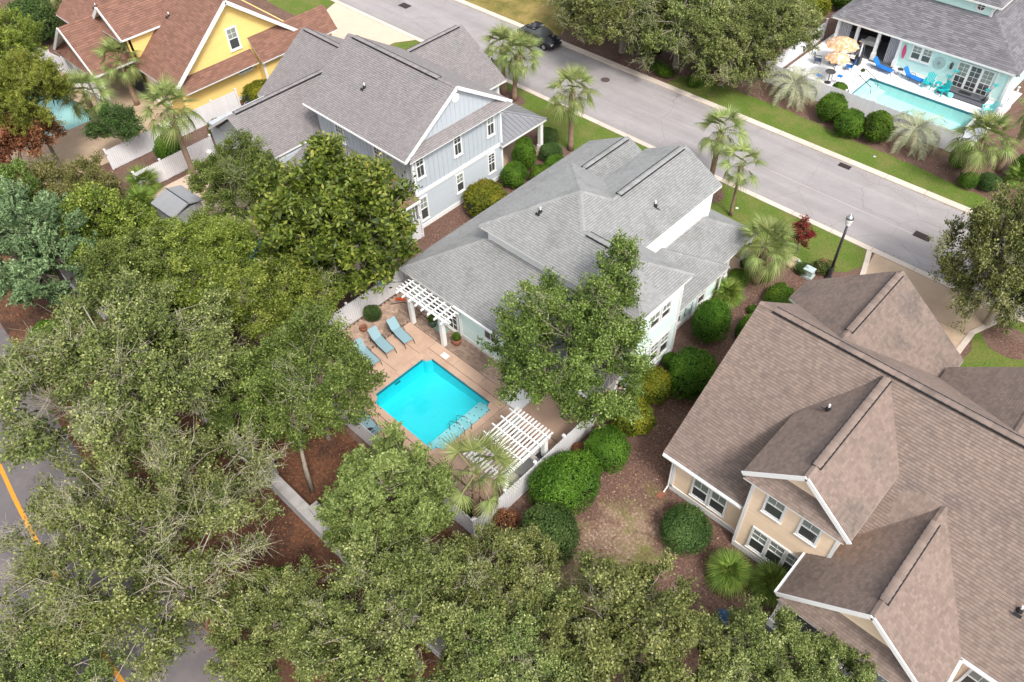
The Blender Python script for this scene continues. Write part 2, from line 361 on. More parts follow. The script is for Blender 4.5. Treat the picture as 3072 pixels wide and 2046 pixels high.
class MB:
    def __init__(s): s.v = []; s.f = []; s.m = []; s.a = []
    def add(s, vs, fs, m=0, a=0.5):
        b = len(s.v); s.v.extend([tuple(v) for v in vs])
        for f in fs: s.f.append(tuple(b + i for i in f)); s.m.append(m); s.a.append(a)
        return s
    def box(s, x0, x1, y0, y1, z0, z1, m=0, a=0.5):
        vs = [(x0, y0, z0), (x1, y0, z0), (x1, y1, z0), (x0, y1, z0), (x0, y0, z1), (x1, y0, z1), (x1, y1, z1), (x0, y1, z1)]
        return s.add(vs, [(0, 3, 2, 1), (4, 5, 6, 7), (0, 1, 5, 4), (1, 2, 6, 5), (2, 3, 7, 6), (3, 0, 4, 7)], m, a)
    def beam(s, p, q, w, h, m=0, up=(0, 0, 1), a=0.5):
        p = Vector(p); q = Vector(q); d = (q - p).normalized(); u = Vector(up)
        if abs(d.dot(u)) > .98: u = Vector((1, 0, 0))
        r = d.cross(u).normalized(); t = r.cross(d).normalized()
        vs = []
        for c in (p, q):
            for i, j in ((-1, -1), (1, -1), (1, 1), (-1, 1)): vs.append(c + r * (i * w / 2) + t * (j * h / 2))
        return s.add(vs, [(0, 1, 2, 3), (7, 6, 5, 4), (0, 4, 5, 1), (1, 5, 6, 2), (2, 6, 7, 3), (3, 7, 4, 0)], m, a)
    def tube(s, path, rad, n=6, m=0, cap=True, a=0.5):
        P = [Vector(p) for p in path]; b = len(s.v); k = len(P)
        for i, p in enumerate(P):
            d = (P[min(i + 1, k - 1)] - P[max(i - 1, 0)]).normalized()
            u = Vector((0, 0, 1)) if abs(d.z) < .95 else Vector((1, 0, 0))
            r = d.cross(u).normalized(); t = r.cross(d)
            R = rad[i] if hasattr(rad, '__len__') else rad
            for j in range(n):
                an = 2 * math.pi * j / n; s.v.append(tuple(p + (r * math.cos(an) + t * math.sin(an)) * R))
        for i in range(k - 1):
            for j in range(n):
                s.f.append((b + i * n + j, b + i * n + (j + 1) % n, b + (i + 1) * n + (j + 1) % n, b + (i + 1) * n + j)); s.m.append(m); s.a.append(a)
        if cap:
            s.f.append(tuple(b + j for j in reversed(range(n)))); s.m.append(m); s.a.append(a)
            s.f.append(tuple(b + (k - 1) * n + j for j in range(n))); s.m.append(m); s.a.append(a)
        return s
    def lathe(s, prof, n=14, m=0, c=(0, 0, 0), a=0.5):
        b = len(s.v)
        for r, z in prof:
            for j in range(n):
                an = 2 * math.pi * j / n; s.v.append((c[0] + r * math.cos(an), c[1] + r * math.sin(an), c[2] + z))
        for i in range(len(prof) - 1):
            for j in range(n):
                s.f.append((b + i * n + j, b + i * n + (j + 1) % n, b + (i + 1) * n + (j + 1) % n, b + (i + 1) * n + j)); s.m.append(m); s.a.append(a)
        s.f.append(tuple(b + j for j in reversed(range(n)))); s.m.append(m); s.a.append(a)
        e = b + (len(prof) - 1) * n; s.f.append(tuple(e + j for j in range(n))); s.m.append(m); s.a.append(a)
        return s
    def prism(s, pts, z0, z1, m=0, a=0.5):
        n = len(pts); vs = [(p[0], p[1], z0) for p in pts] + [(p[0], p[1], z1) for p in pts]
        return s.add(vs, [tuple(reversed(range(n))), tuple(range(n, 2 * n))] + [(i, (i + 1) % n, n + (i + 1) % n, n + i) for i in range(n)], m, a)
    def mesh(s, name, mats, smooth=False, attr=False):
        me = bpy.data.meshes.new(name); me.from_pydata(s.v, [], s.f)
        for x in (mats if isinstance(mats, (list, tuple)) else [mats]): me.materials.append(MATS[x])
        me.polygons.foreach_set('material_index', s.m)
        if smooth: me.polygons.foreach_set('use_smooth', [True] * len(s.f))
        if attr:
            at = me.attributes.new('rnd', 'FLOAT', 'FACE'); at.data.foreach_set('value', s.a)
        me.update(); return me
    def build(s, name, mats, parent=None, smooth=False, mtx=None, attr=False):
        return link(name, s.mesh(name, mats, smooth, attr), parent, mtx)
def copy_tree(o, parent=None):
    c = o.copy(); COL.objects.link(c); c.parent = parent
    for ch in o.children: copy_tree(ch, c)
    return c
def bevel(o, w=0.02, seg=2):
    md = o.modifiers.new('bevel', 'BEVEL'); md.width = w; md.segments = seg; md.limit_method = 'ANGLE'; return o

# --- tiles laid on a planar face and clipped to it ---
def clip(poly, edges):
    for (ax, ay, nx, ny) in edges:
        out = []; k = len(poly)
        if k < 3: return []
        d = [(p[0] - ax) * nx + (p[1] - ay) * ny for p in poly]
        for i in range(k):
            j = (i + 1) % k
            if d[i] >= -1e-9: out.append(poly[i])
            if (d[i] > 1e-9 and d[j] < -1e-9) or (d[i] < -1e-9 and d[j] > 1e-9):
                t = d[i] / (d[i] - d[j]); out.append((poly[i][0] + (poly[j][0] - poly[i][0]) * t, poly[i][1] + (poly[j][1] - poly[i][1]) * t))
        poly = out
    return poly if len(poly) >= 3 else []
def plane_frame(pts, wall_n=None):
    P = [Vector(p) for p in pts]
    n = Vector((0, 0, 0))
    for i in range(len(P)): n += (P[i]).cross(P[(i + 1) % len(P)])
    n.normalize()
    if wall_n is not None:
        if n.dot(Vector(wall_n)) < 0: n = -n
    elif n.z < 0: n = -n
    u = Vector((0, 0, 1)).cross(n)
    u = Vector((1, 0, 0)) if u.length < 1e-4 else u.normalized()
    v = n.cross(u)
    if v.z < 0: u, v = -u, -v
    return P[0], u, v, n
def lay(pts, du, dv, t_low, t_high, gap=0.0, gv=0.0, wall_n=None, stagger=0.5, jit=0.0):
    """returns tiles: (list of 2-D points, whole?) plus the frame"""
    o, u, v, n = plane_frame(pts, wall_n)
    q = [((Vector(p) - o).dot(u), (Vector(p) - o).dot(v)) for p in pts]
    ar = sum(q[i][0] * q[(i + 1) % len(q)][1] - q[(i + 1) % len(q)][0] * q[i][1] for i in range(len(q)))
    if ar < 0: q = q[::-1]
    edges = []
    for i in range(len(q)):
        a, b = q[i], q[(i + 1) % len(q)]; dx, dy = b[0] - a[0], b[1] - a[1]; l = math.hypot(dx, dy)
        if l > 1e-6: edges.append((a[0], a[1], -dy / l, dx / l))
    u0, u1 = min(p[0] for p in q), max(p[0] for p in q); v0, v1 = min(p[1] for p in q), max(p[1] for p in q)
    tiles = []; r = 0; y = v0
    while y < v1 - 1e-6:
        x = u0 - du * ((r * stagger) % 1.0) - (random.random() * jit if jit else 0)
        while x < u1 - 1e-6:
            w = du * (1 + (random.uniform(-.25, .25) if jit else 0))
            rect = [(x + gap, y + gv), (x + w - gap, y + gv), (x + w - gap, y + dv), (x + gap, y + dv)]
            whole = all((p[0] - e[0]) * e[2] + (p[1] - e[1]) * e[3] > -1e-6 for p in rect for e in edges)
            if whole: tiles.append((rect, True, y))
            else:
                c = clip(rect, edges)
                if c and abs(sum(c[i][0] * c[(i + 1) % len(c)][1] - c[(i + 1) % len(c)][0] * c[i][1] for i in range(len(c)))) > 0.002: tiles.append((c, False, y))
            x += w
        y += dv; r += 1
    return o, u, v, n, tiles
def tile_geo(mb, fr, tile, dv, t_low, t_high, a, m=0):
    o, u, v, n = fr; c, _, y = tile
    k = len(c); b = len(mb.v)
    for p in c:
        w = o + u * p[0] + v * p[1]; mb.v.append(tuple(w))
    for p in c:
        s = (p[1] - y) / dv
        w = o + u * p[0] + v * p[1] + n * (t_low + (t_high - t_low) * s); mb.v.append(tuple(w))
    mb.f.append(tuple(b + k + i for i in range(k))); mb.m.append(m); mb.a.append(a)
    for i in range(k):
        j = (i + 1) % k; mb.f.append((b + i, b + j, b + k + j, b + k + i)); mb.m.append(m); mb.a.append(a)

def roof(parent, faces, shingle, ridges=(), vents=(), thick=0.17, du=0.19, dv=0.145, single=0, t=(0.026, 0.006)):
    """faces: convex planar polygons; one welded deck (white edge), shingles on top, caps along the ridges"""
    idx = {}; V = []; F = []; Mi = []; cnt = {}
    def vid(p):
        k = (round(p[0], 3), round(p[1], 3), round(p[2], 3))
        if k not in idx: idx[k] = len(V); V.append(tuple(k))
        return idx[k]
    polys = []
    for f in faces:
        o, u, v, n = plane_frame(f)
        c = [Vector(p) for p in f]
        nn = Vector((0, 0, 0))
        for i in range(len(c)): nn += c[i].cross(c[(i + 1) % len(c)])
        g = list(f) if nn.z > 0 else list(f)[::-1]
        polys.append(g)
        for i in range(len(g)):
            a, b = vid(g[i]), vid(g[(i + 1) % len(g)]); e = (min(a, b), max(a, b)); cnt[e] = cnt.get(e, 0) + 1
    for g in polys:
        T = [vid(p) for p in g]; B = [vid((p[0], p[1], p[2] - thick)) for p in g]
        F.append(T); Mi.append(1); F.append(B[::-1]); Mi.append(0)
        for i in range(len(g)):
            j = (i + 1) % len(g); e = (min(T[i], T[j]), max(T[i], T[j]))
            if cnt[e] == 1: F.append([T[i], B[i], B[j], T[j]]); Mi.append(0)
    me = bpy.data.meshes.new('roof'); me.from_pydata(V, [], F)
    me.materials.append(MATS['soffit']); me.materials.append(MATS['shingle_gap' if dv < 1 else shingle]); me.polygons.foreach_set('material_index', Mi); me.update()
    ro = link('roof', me, parent)
    allt = []
    for g in polys:
        o, u, v, n, tiles = lay(g, du, dv, *t, stagger=0.37, jit=0.12, gap=.0025, gv=.016)
        allt += [((o, u, v, n), tl) for tl in tiles]
    pick = set()
    if single:
        d = []
        for i, (fr, tl) in enumerate(allt):
            if tl[1]:
                p = fr[0] + fr[1] * tl[0][0][0] + fr[2] * tl[0][0][1]; vd = (CAM - p); 
                if vd.normalized().dot(fr[3]) > 0.35: d.append((vd.length, i))
        pick = {i for _, i in sorted(d)[:single]}
    mb = MB(); var = []
    if single:
        for k in range(8):
            q = MB(); tile_geo(q, (Vector((0, 0, 0)), Vector((1, 0, 0)), Vector((0, 1, 0)), Vector((0, 0, 1))), ([(0, 0), (du, 0), (du, dv), (0, dv)], True, 0), dv, t[0], t[1], (k + .5) / 8)
            var.append(q.mesh('shingle', shingle, attr=True))
    for i, (fr, tl) in enumerate(allt):
        if i in pick:
            o, u, v, n = fr; c = tl[0]; w = (c[1][0] - c[0][0]) / du
            p = o + u * c[0][0] + v * c[0][1]
            mt = Matrix(((u.x * w, v.x, n.x, p.x), (u.y * w, v.y, n.y, p.y), (u.z * w, v.z, n.z, p.z), (0, 0, 0, 1)))
            link('shingle', random.choice(var), ro, mt)
        else: tile_geo(mb, fr, tl, dv, t[0], t[1], random.random())
    if mb.v: stuff(mb.build('shingles', shingle, ro, attr=True))
    cap = MB()
    for (p, q) in ridges:
        p = Vector(p); q = Vector(q); d = q - p; l = d.length; d.normalize()
        k = max(1, int(l / 0.24)); side = d.cross(Vector((0, 0, 1))).normalized()
        for i in range(k):
            a = p + d * (l * i / k); b = p + d * (l * (i + 1) / k); w = 0.15; r = random.random()
            for sgn in (-1, 1):
                lo = side * (w * sgn) - Vector((0, 0, 0.075)); z0 = Vector((0, 0, 0.05)); z1 = Vector((0, 0, 0.025))
                pts = [a + z1, b + z0, b + lo + z0, a + lo + z1]
                cap.add(pts + [x - Vector((0, 0, .06)) for x in pts], [(0, 1, 2, 3), (7, 6, 5, 4), (0, 4, 5, 1), (1, 5, 6, 2), (2, 6, 7, 3), (3, 7, 4, 0)], 0, r)
    if cap.v: stuff(cap.build('ridge_caps', shingle, ro, attr=True))
    for (p, q) in vents:                               # raised ridge vent: black baffle under cap pieces
        p = Vector(p); q = Vector(q); d = q - p; l = d.length; d.normalize(); side = d.cross(Vector((0, 0, 1))).normalized()
        vb = MB(); vb.beam(p + Vector((0, 0, -.01)), q + Vector((0, 0, -.01)), 0.46, 0.07)
        vo = vb.build('ridge_vent', 'vent_black', ro)
        k = max(1, int(l / 0.3)); vc = MB()
        for i in range(k):
            a = p + d * (l * i / k); b = p + d * (l * (i + 1) / k); r = random.random(); pr = [(-.20, .0), (-.10, .045), (0, .06), (.10, .045), (.20, .0)]
            vs = [a + side * s + Vector((0, 0, z + .006)) for s, z in pr] + [b + side * s + Vector((0, 0, z + .018)) for s, z in pr] + [b + side * s + Vector((0, 0, z)) for s, z in pr]
            vc.add(vs, [(j, j + 1, 6 + j, 5 + j) for j in range(4)] + [(5 + j, 6 + j, 11 + j, 10 + j) for j in range(4)], 0, r)
        stuff(vc.build('vent_caps', shingle, vo, attr=True))
    return ro

def siding(parent, pts, m, wall_n, dv=0.17, board=3.7):
    mb = MB(); o, u, v, n, tiles = lay(pts, board, dv, .022, .004, wall_n=wall_n, stagger=0.37)
    for tl in tiles: tile_geo(mb, (o, u, v, n), tl, dv, .024, .004, random.random())
    return stuff(mb.build('siding', m, parent, attr=True))
def wall(parent, x0, x1, y0, y1, z0, z1, m):
    return MB().box(x0, x1, y0, y1, z0, z1).build('wall', m, parent)
def part_box(parent, name, x0, x1, y0, y1, z0, z1, m):
    return MB().box(x0, x1, y0, y1, z0, z1).build(name, m, parent)
def frame_mtx(face, c):
    """local x along the wall, y outwards, z up; face = 'x' faces +X, 'y' faces -Y, 'Y' faces +Y"""
    if face == 'x': R = Matrix(((0, 1, 0), (1, 0, 0), (0, 0, 1)))      # local x -> +Y, local y -> +X
    elif face == 'y': R = Matrix(((1, 0, 0), (0, -1, 0), (0, 0, 1)))
    else: R = Matrix(((1, 0, 0), (0, 1, 0), (0, 0, 1)))
    return Matrix.Translation(c) @ R.to_4x4()
WIN = {}
def window(parent, face, c, w, h, style='double', trim=0.11, upper=(2, 2), lower=(1, 1), blind=True, name='window'):
    key = (round(w, 2), round(h, 2), style, upper, lower, blind, face == 'y' or face == 'x', trim)
    if key not in WIN:
        fr = MB(); W, H = w / 2, h / 2
        fr.box(-W - trim, -W, 0, .07, -H - trim, H + trim); fr.box(W, W + trim, 0, .07, -H - trim, H + trim)
        fr.box(-W, W, 0, .07, H, H + trim); fr.box(-W, W, 0, .07, -H - trim, -H)
        fr.box(-W - trim - .03, W + trim + .03, 0, .11, -H - trim - .05, -H - trim)
        if style == 'double': fr.box(-W, W, .01, .06, -.03, .03)
        zs = [(-H, -.03, lower), (.03, H, upper)] if style == 'double' else [(-H, H, lower)]
        for z0, z1, (nx, nz) in zs:
            for i in range(1, nx): x = -W + w * i / nx; fr.box(x - .014, x + .014, .012, .045, z0, z1)
            for i in range(1, nz): z = z0 + (z1 - z0) * i / nz; fr.box(-W, W, .012, .043, z - .014, z + .014)
        panes = []
        for k, (z0, z1, _) in enumerate(zs):
            pm = MB().box(-W, W, .004, .022, z0, z1).mesh('pane', 'glass_blind' if (blind and (k == 1)) else 'glass'); panes.append(pm)
        WIN[key] = (fr.mesh('window', 'white'), panes)
    fm, panes = WIN[key]
    o = link(name, fm, parent, frame_mtx(face, c))
    for p in panes: link('pane', p, o)
    return o
def pipe_vent(parent, p, slope_dir=(0, -1)):
    mb = MB(); mb.tube([(0, 0, 0), (0, 0, .34)], .05, 8, 0)
    o = mb.build('vent_pipe', 'white', parent, mtx=Matrix.Translation(p))
    b = MB(); b.lathe([(.14, -.03), (.13, .05), (.07, .16), (.055, .17)], 8)
    dx, dy = slope_dir; b.add([(dx * .05 - .16, dy * .05 - .16, .05), (dx * .05 + .16, dy * .05 - .16, .05), (dx * .32 + .16, dy * .32 + .02, -.08), (dx * .32 - .16, dy * .32 + .02, -.08)], [(0, 1, 2, 3)])
    b.build('flashing', 'vent_black', o)
def downspout(parent, x, y, z0, z1, kick):
    mb = MB(); kx, ky = kick
    mb.tube([(x + kx * .25, y + ky * .25, z1), (x, y, z1 - .35), (x, y, z0 + .25), (x + kx * .35, y + ky * .35, z0 + .06)], .05, 6)
    mb.build('downspout', 'white', parent)
def sheet(name, pts, z, m, kind='structure', label=None):
    mb = MB(); mb.add([(p[0], p[1], z) for p in pts], [tuple(range(len(pts)))])
    o = mb.build(name, m); o['kind'] = kind
    if label: o['label'] = label
    return o
def wobble(pts, amp=0.15, step=0.6, seed=1):
    r = random.Random(seed); out = []
    for i in range(len(pts)):
        a, b = pts[i], pts[(i + 1) % len(pts)]; l = math.hypot(b[0] - a[0], b[1] - a[1]); k = max(1, int(l / step))
        for j in range(k):
            t = j / k; out.append((a[0] + (b[0] - a[0]) * t + r.uniform(-amp, amp), a[1] + (b[1] - a[1]) * t + r.uniform(-amp, amp)))
    return out
def sheet_holes(name, x0, x1, y0, y1, holes, z, m, kind='structure'):
    xs = sorted({x0, x1} | {v for h in holes for v in h[:2]}); ys = sorted({y0, y1} | {v for h in holes for v in h[2:]})
    mb = MB(); vi = {}
    for y in ys:
        for x in xs: vi[(x, y)] = len(mb.v); mb.v.append((x, y, z))
    for i in range(len(xs) - 1):
        for j in range(len(ys) - 1):
            mx, my = (xs[i] + xs[i + 1]) / 2, (ys[j] + ys[j + 1]) / 2
            if any(h[0] < mx < h[1] and h[2] < my < h[3] for h in holes): continue
            mb.f.append((vi[(xs[i], ys[j])], vi[(xs[i + 1], ys[j])], vi[(xs[i + 1], ys[j + 1])], vi[(xs[i], ys[j + 1])])); mb.m.append(0); mb.a.append(.5)
    o = mb.build(name, m); o['kind'] = kind; return o
# ------------------------------------------------------------------ ground, roads, pools
POOLS = {'mint': (-26.45, -20.63, 14.3, 18.83), 'gray': (-43.6, -38.0, 15.4, 19.6), 'yellow': (-76.5, -68.1, 12.6, 18.1), 'ne': (-21.6, -12.4, 62.2, 66.75)}
sheet_holes('ground', -240, 160, -160, 260, list(POOLS.values()), 0.0, 'mulch')
def strip_path(name, pts_a, pts_b, z, m):
    mb = MB(); n = len(pts_a)
    mb.add([(p[0], p[1], z) for p in pts_a] + [(p[0], p[1], z) for p in pts_b], [(i, i + 1, n + i + 1, n + i) for i in range(n - 1)])
    o = mb.build(name, m); o['kind'] = 'structure'; return o
sheet('leaf_litter', wobble([(-62, -12), (14, -12), (14, 8), (-13, 9), (-15, 11.7), (-33, 12), (-36, 10), (-62, 10)], .2, .8, 3), 0.004, 'leaf_litter')
# street past the houses, straight along X
road = sheet('road', [(-140, 45.95), (40, 45.95), (40, 53.75), (-140, 53.75)], 0.008, 'asphalt')
for y0, y1, zz in ((45.5, 45.95, .05), (53.75, 54.35, .06)):
    me = MB(); me.add([(0, 0, 0), (2.97, 0, 0), (2.97, y1 - y0, 0), (0, y1 - y0, 0), (0, 0, zz * 2 if y0 > 50 else zz), (2.97, 0, zz * 2 if y0 > 50 else zz), (2.97, y1 - y0, zz * 2 if y0 > 50 else zz), (0, y1 - y0, zz * 2 if y0 > 50 else zz)],
                      [(4, 5, 6, 7), (0, 1, 5, 4), (1, 2, 6, 5), (2, 3, 7, 6), (3, 0, 4, 7)])
    kd = me.mesh('kerb_stone', 'concrete')
    x = -95.0
    while x < 12:
        link('kerb_stone', kd, road, Matrix.Translation((x, y0, 0.002))); x += 3.0
# faint worn seam in the carriageway
sheet('road_seam', wobble([(-24, 49.20), (2, 49.05), (2, 49.10), (-24, 49.23)], .03, 1.2, 5), 0.012, 'asphalt_seam')
# road on the wooded side
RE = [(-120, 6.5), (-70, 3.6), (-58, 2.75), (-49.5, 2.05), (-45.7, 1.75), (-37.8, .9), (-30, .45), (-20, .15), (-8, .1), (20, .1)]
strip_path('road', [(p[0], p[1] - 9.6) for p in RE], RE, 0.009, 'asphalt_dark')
YL = [(-120, 2.6), (-70, -.2), (-50, -1.55), (-43, -2.2), (-37.9, -2.66), (-35.4, -2.96), (-32.35, -3.24), (-27.7, -3.55), (-24.3, -3.68), (-20, -3.7), (20, -3.7)]
strip_path('road_marking', [(p[0], p[1] - .11) for p in YL], [(p[0], p[1] + .11) for p in YL], 0.013, 'paint_yellow')
# lawns, beds and drives
sheet('lawn', wobble([(-46.2, 42.6), (-41, 41.9), (-34, 41.2), (-26, 41.2), (-21.5, 40.8), (-17.2, 40.6), (-13.6, 40.9), (-12.6, 41.4), (-11.2, 42.6), (-10.6, 44.0), (-10.75, 45.2), (-11.5, 45.5), (-46.2, 45.5)], .05, .5, 2), 0.005, 'lawn')
sheet('lawn', wobble([(-59.5, 41.0), (-56, 40.0), (-52.5, 40.6), (-51.5, 43), (-52, 45.5), (-57.5, 45.5), (-59.8, 43.6)], .08, .5, 4), 0.005, 'lawn')
sheet('lawn', wobble([(-76, 41), (-71, 41), (-69.4, 43), (-70, 45.5), (-76, 45.5)], .08, .5, 5), 0.005, 'lawn')
sheet('lawn', wobble([(-34.5, 54.3), (8, 54.3), (8, 56.1), (-8, 56.4), (-14, 56.9), (-20, 57.1), (-24, 57.6), (-28.5, 57.4), (-31, 57.9), (-34.5, 56.3)], .12, .5, 6), 0.005, 'lawn')
sheet('lawn', wobble([(-95, 54.3), (-47.5, 54.3), (-47.5, 58.5), (-55, 62), (-95, 64)], .15, .6, 7), 0.005, 'lawn_dry')
sheet('lawn', wobble([(-2.7, 36.6), (14, 36.6), (14, 45.5), (-3.0, 45.5), (-3.5, 44.2), (-2.4, 41)], .05, .5, 8), 0.005, 'lawn')
sheet('lawn', wobble([(-14.6, 7.6), (-3.2, 7.6), (-3.2, 17.5), (-6.2, 21.0), (-10.2, 24.5), (-12.9, 24.5), (-13.2, 20), (-14.6, 14)], .3, .6, 9), 0.005, 'sand_patch')
sheet('tree_bed', [(-1.0 + 1.55 * math.cos(a * .3) + random.uniform(-.08, .08), 43.3 + 1.35 * math.sin(a * .3)) for a in range(21)], 0.010, 'mulch')
sheet('tree_bed', [(-22.9 + 1.25 * math.cos(a * .3), 43.7 + 1.15 * math.sin(a * .3)) for a in range(21)], 0.010, 'mulch')
sheet('tree_bed', [(-43.5 + 1.9 * math.cos(a * .3), 43.8 + .9 * math.sin(a * .3)) for a in range(21)], 0.010, 'mulch')
drive = sheet('driveway', [(-10.7, 45.55), (-10.5, 44.3), (-10.0, 42.6), (-10.0, 36.0), (-3.1, 36.0), (-3.1, 42.8), (-2.4, 44.3), (-2.1, 45.55)], 0.014, 'drive')
for (pa, pb) in (([(-10.0, 36), (-10.0, 42.6), (-10.5, 44.3), (-10.9, 45.5)], -.35), ([(-3.1, 36), (-3.1, 42.6), (-2.5, 44.2), (-2.1, 45.5)], .35)):
    for i in range(len(pa) - 1):
        a, b = Vector(pa[i] + (0,)), Vector(pa[i + 1] + (0,)); l = (b - a).length; k = max(1, round(l / .9))
        for j in range(k):
            p = a + (b - a) * (j / k); q = a + (b - a) * ((j + 1) / k) - (b - a).normalized() * .02
            off = Vector((pb, 0, 0)); mb = MB(); mb.prism([(p.x, p.y), (p.x + pb, p.y), (q.x + pb, q.y), (q.x, q.y)] if pb > 0 else [(p.x + pb, p.y), (p.x, p.y), (q.x, q.y), (q.x + pb, q.y)], .016, .05)
            mb.build('border_paver', 'concrete', drive)
for yy in (39.5, 42.2): sheet('driveway_joint', [(-9.98, yy), (-3.12, yy), (-3.12, yy + .03), (-9.98, yy + .03)], 0.018, 'deck_gap')
sheet('driveway', [(-69.2, 34), (-58.6, 34), (-58.6, 43.8), (-57.4, 45.55), (-70, 45.55), (-69.2, 43.5)], 0.012, 'drive_pink')
sheet('driveway', [(-50.5, 40), (-42.2, 40), (-42.2, 42.3), (-47, 45.5), (-51.2, 45.55)], 0.012, 'drive_pink')
sheet('path', [(-39.5, 70), (-34.5, 70), (-31, 84), (-33.5, 88), (-39.5, 84)], 0.012, 'concrete')
sheet('patio', [(-47.5, 12.6), (-35.3, 12.6), (-35.3, 15.4), (-47.5, 15.4)], 0.012, 'drive_pink')
sheet('patio', [(-47.5, 19.6), (-35.6, 19.6), (-35.6, 26.6), (-47.5, 26.6)], 0.012, 'drive_pink')
sheet('patio', [(-47.5, 15.4), (-43.6, 15.4), (-43.6, 19.6), (-47.5, 19.6)], 0.012, 'drive_pink')
sheet('patio', [(-38.0, 15.4), (-35.3, 15.4), (-35.3, 19.6), (-38.0, 19.6)], 0.012, 'drive_pink')
sheet('patio', [(-54.6, 15.6), (-47.6, 15.6), (-47.6, 20.0), (-54.6, 20.0)], 0.012, 'drive_pink')
for q in ((-80, -61, 18.1, 23), (-80, -76.5, 10.5, 18.1), (-68.1, -61, 10.5, 18.1), (-76.5, -68.1, 10.5, 12.6)):
    sheet('patio', [(q[0], q[2]), (q[1], q[2]), (q[1], q[3]), (q[0], q[3])], 0.012, 'drive')
for q in ((-27.9, -10.9, 66.75, 72.4), (-27.9, -21.6, 60.5, 66.75), (-12.4, -10.9, 60.5, 66.75), (-21.6, -12.4, 60.5, 62.2)):
    sheet('patio', [(q[0], q[2]), (q[1], q[2]), (q[1], q[3]), (q[0], q[3])], 0.05, 'deck_white')

def pool(label, key, floor, depth0, depth1, tile=True, steps=None, zt=0.07, wmat='water'):
    x0, x1, y0, y1 = POOLS[key]
    t = thing('swimming_pool', label, 'pool', (0, 0, 0))
    b = MB()
    c = [(x0, y0), (x1, y0), (x1, y1), (x0, y1)]; dz = [-depth0, -depth1, -depth1, -depth0]
    vs = [(p[0], p[1], zt - .03) for p in c] + [(c[i][0], c[i][1], dz[i]) for i in range(4)]
    b.add(vs, [(4, 5, 6, 7), (0, 1, 5, 4), (1, 2, 6, 5), (2, 3, 7, 6), (3, 0, 4, 7)])
    b.build('basin', floor, t)
    if tile:
        w = .012
        for (a, bb, nx, ny) in (((x0, y0), (x1, y0), 0, 1), ((x1, y0), (x1, y1), -1, 0), ((x1, y1), (x0, y1), 0, -1), ((x0, y1), (x0, y0), 1, 0)):
            q = MB(); q.box(min(a[0], bb[0], a[0] + nx * w), max(a[0], bb[0], a[0] + nx * w) if nx >= 0 else max(a[0], bb[0]), min(a[1], bb[1]), max(a[1], bb[1], bb[1] + ny * w) if ny >= 0 else max(a[1], bb[1]), -.16, zt - .035)
            if nx < 0: q = MB(); q.box(x1 - w, x1, y0, y1, -.16, zt - .035)
            if ny < 0: q = MB(); q.box(x0, x1, y1 - w, y1, -.16, zt - .035)
            q.build('waterline_tile', 'pool_tile', t)
    for st in (steps or []):
        MB().box(*st).build('step', 'pool_step', t)
    w_ = MB(); w_.add([(x0 + .013, y0 + .013, -.03), (x1 - .013, y0 + .013, -.03), (x1 - .013, y1 - .013, -.03), (x0 + .013, y1 - .013, -.03)], [(0, 1, 2, 3)])
    w_.build('water', wmat, t)
    return t
mp = pool('turquoise swimming pool in the tan deck with dotted white steps', 'mint', 'pool_floor', 1.25, .85, steps=[(-21.05, -20.645, 14.32, 18.81, -.9, -.22), (-21.47, -21.06, 14.32, 18.81, -.95, -.42), (-21.9, -21.48, 14.32, 18.81, -1.0, -.62)])
dot = MB().lathe([(.045, 0), (.045, .006)], 8).mesh('step_dot', 'pool_tile')
for k, (xx, zz) in enumerate(((-20.85, -.218), (-21.3, -.418), (-21.75, -.618))):
    for i in range(7): link('step_dot', dot, mp, Matrix.Translation((xx, 14.75 + i * .6, zz)))
MB().box(-26.437, -26.42, 16.15, 16.55, -.42, -.26).build('pool_light', 'pool_tile', mp)
# Roman corners: curved blocks that cut the four pool corners
for cx_, cy_, sx, sy in ((-26.45, 14.3, 1, 1), (-20.63, 14.3, -1, 1), (-20.63, 18.83, -1, -1), (-26.45, 18.83, 1, -1)):
    pts = [(cx_, cy_)] + [(cx_ + sx * .42 * math.cos(a) , cy_ + sy * .42 * math.sin(a)) for a in (0, .39, .78, 1.18, 1.57)]
    MB().prism(pts, -1.5, -.02).build('corner_wall', 'pool_floor', mp); MB().prism(pts, -.02, .068).build('corner_coping', 'deck_tan', mp)
pool('teal pool half hidden under trees in the gray house yard', 'gray', 'pool_floor_teal', 1.6, 1.2, tile=False, zt=.02)
pool('pale blue pool behind the yellow house', 'yellow', 'pool_floor_pale', 1.2, 1.0, zt=.02, wmat='water_clear')
pool('pale aqua pool in the white deck across the street', 'ne', 'pool_floor_pale', .9, 1.2, steps=[(-21.58, -21.1, 62.4, 66.7, -.8, -.2), (-21.09, -20.6, 62.4, 66.7, -.8, -.4), (-20.59, -20.0, 62.4, 66.7, -.8, -.6)], zt=.05, wmat='water_clear')

# tan deck: dark bed, slabs with joints, coping pieces, pavers
bed = sheet_holes('pool_deck', -32.0, -15.6, 12.25, 24.9, [(-26.45, -20.63, 14.3, 18.83)], 0.016, 'deck_gap')
def slab(x0, x1, y0, y1, name='paving_slab', m='deck_tan', z=.066, g=.012):
    o = MB().box(x0 + g, x1 - g, y0 + g, y1 - g, .017, z).build(name, m, bed); return o
for (x0, x1, ys) in ((-29.4, -26.87, (12.3, 14.5, 16.7, 18.6, 20.0)), (-20.21, -15.7, (14.0, 16.2, 18.2, 19.3))):
    for i in range(len(ys) - 1): slab(x0, x1, ys[i], ys[i + 1])
for x0, x1 in ((-26.87, -24.7), (-24.7, -22.5), (-22.5, -20.21)): slab(x0, x1, 19.27, 20.0)
for x0, x1 in ((-26.87, -24.7), (-24.7, -22.5), (-22.5, -20.21)): slab(x0, x1, 12.3, 13.86)
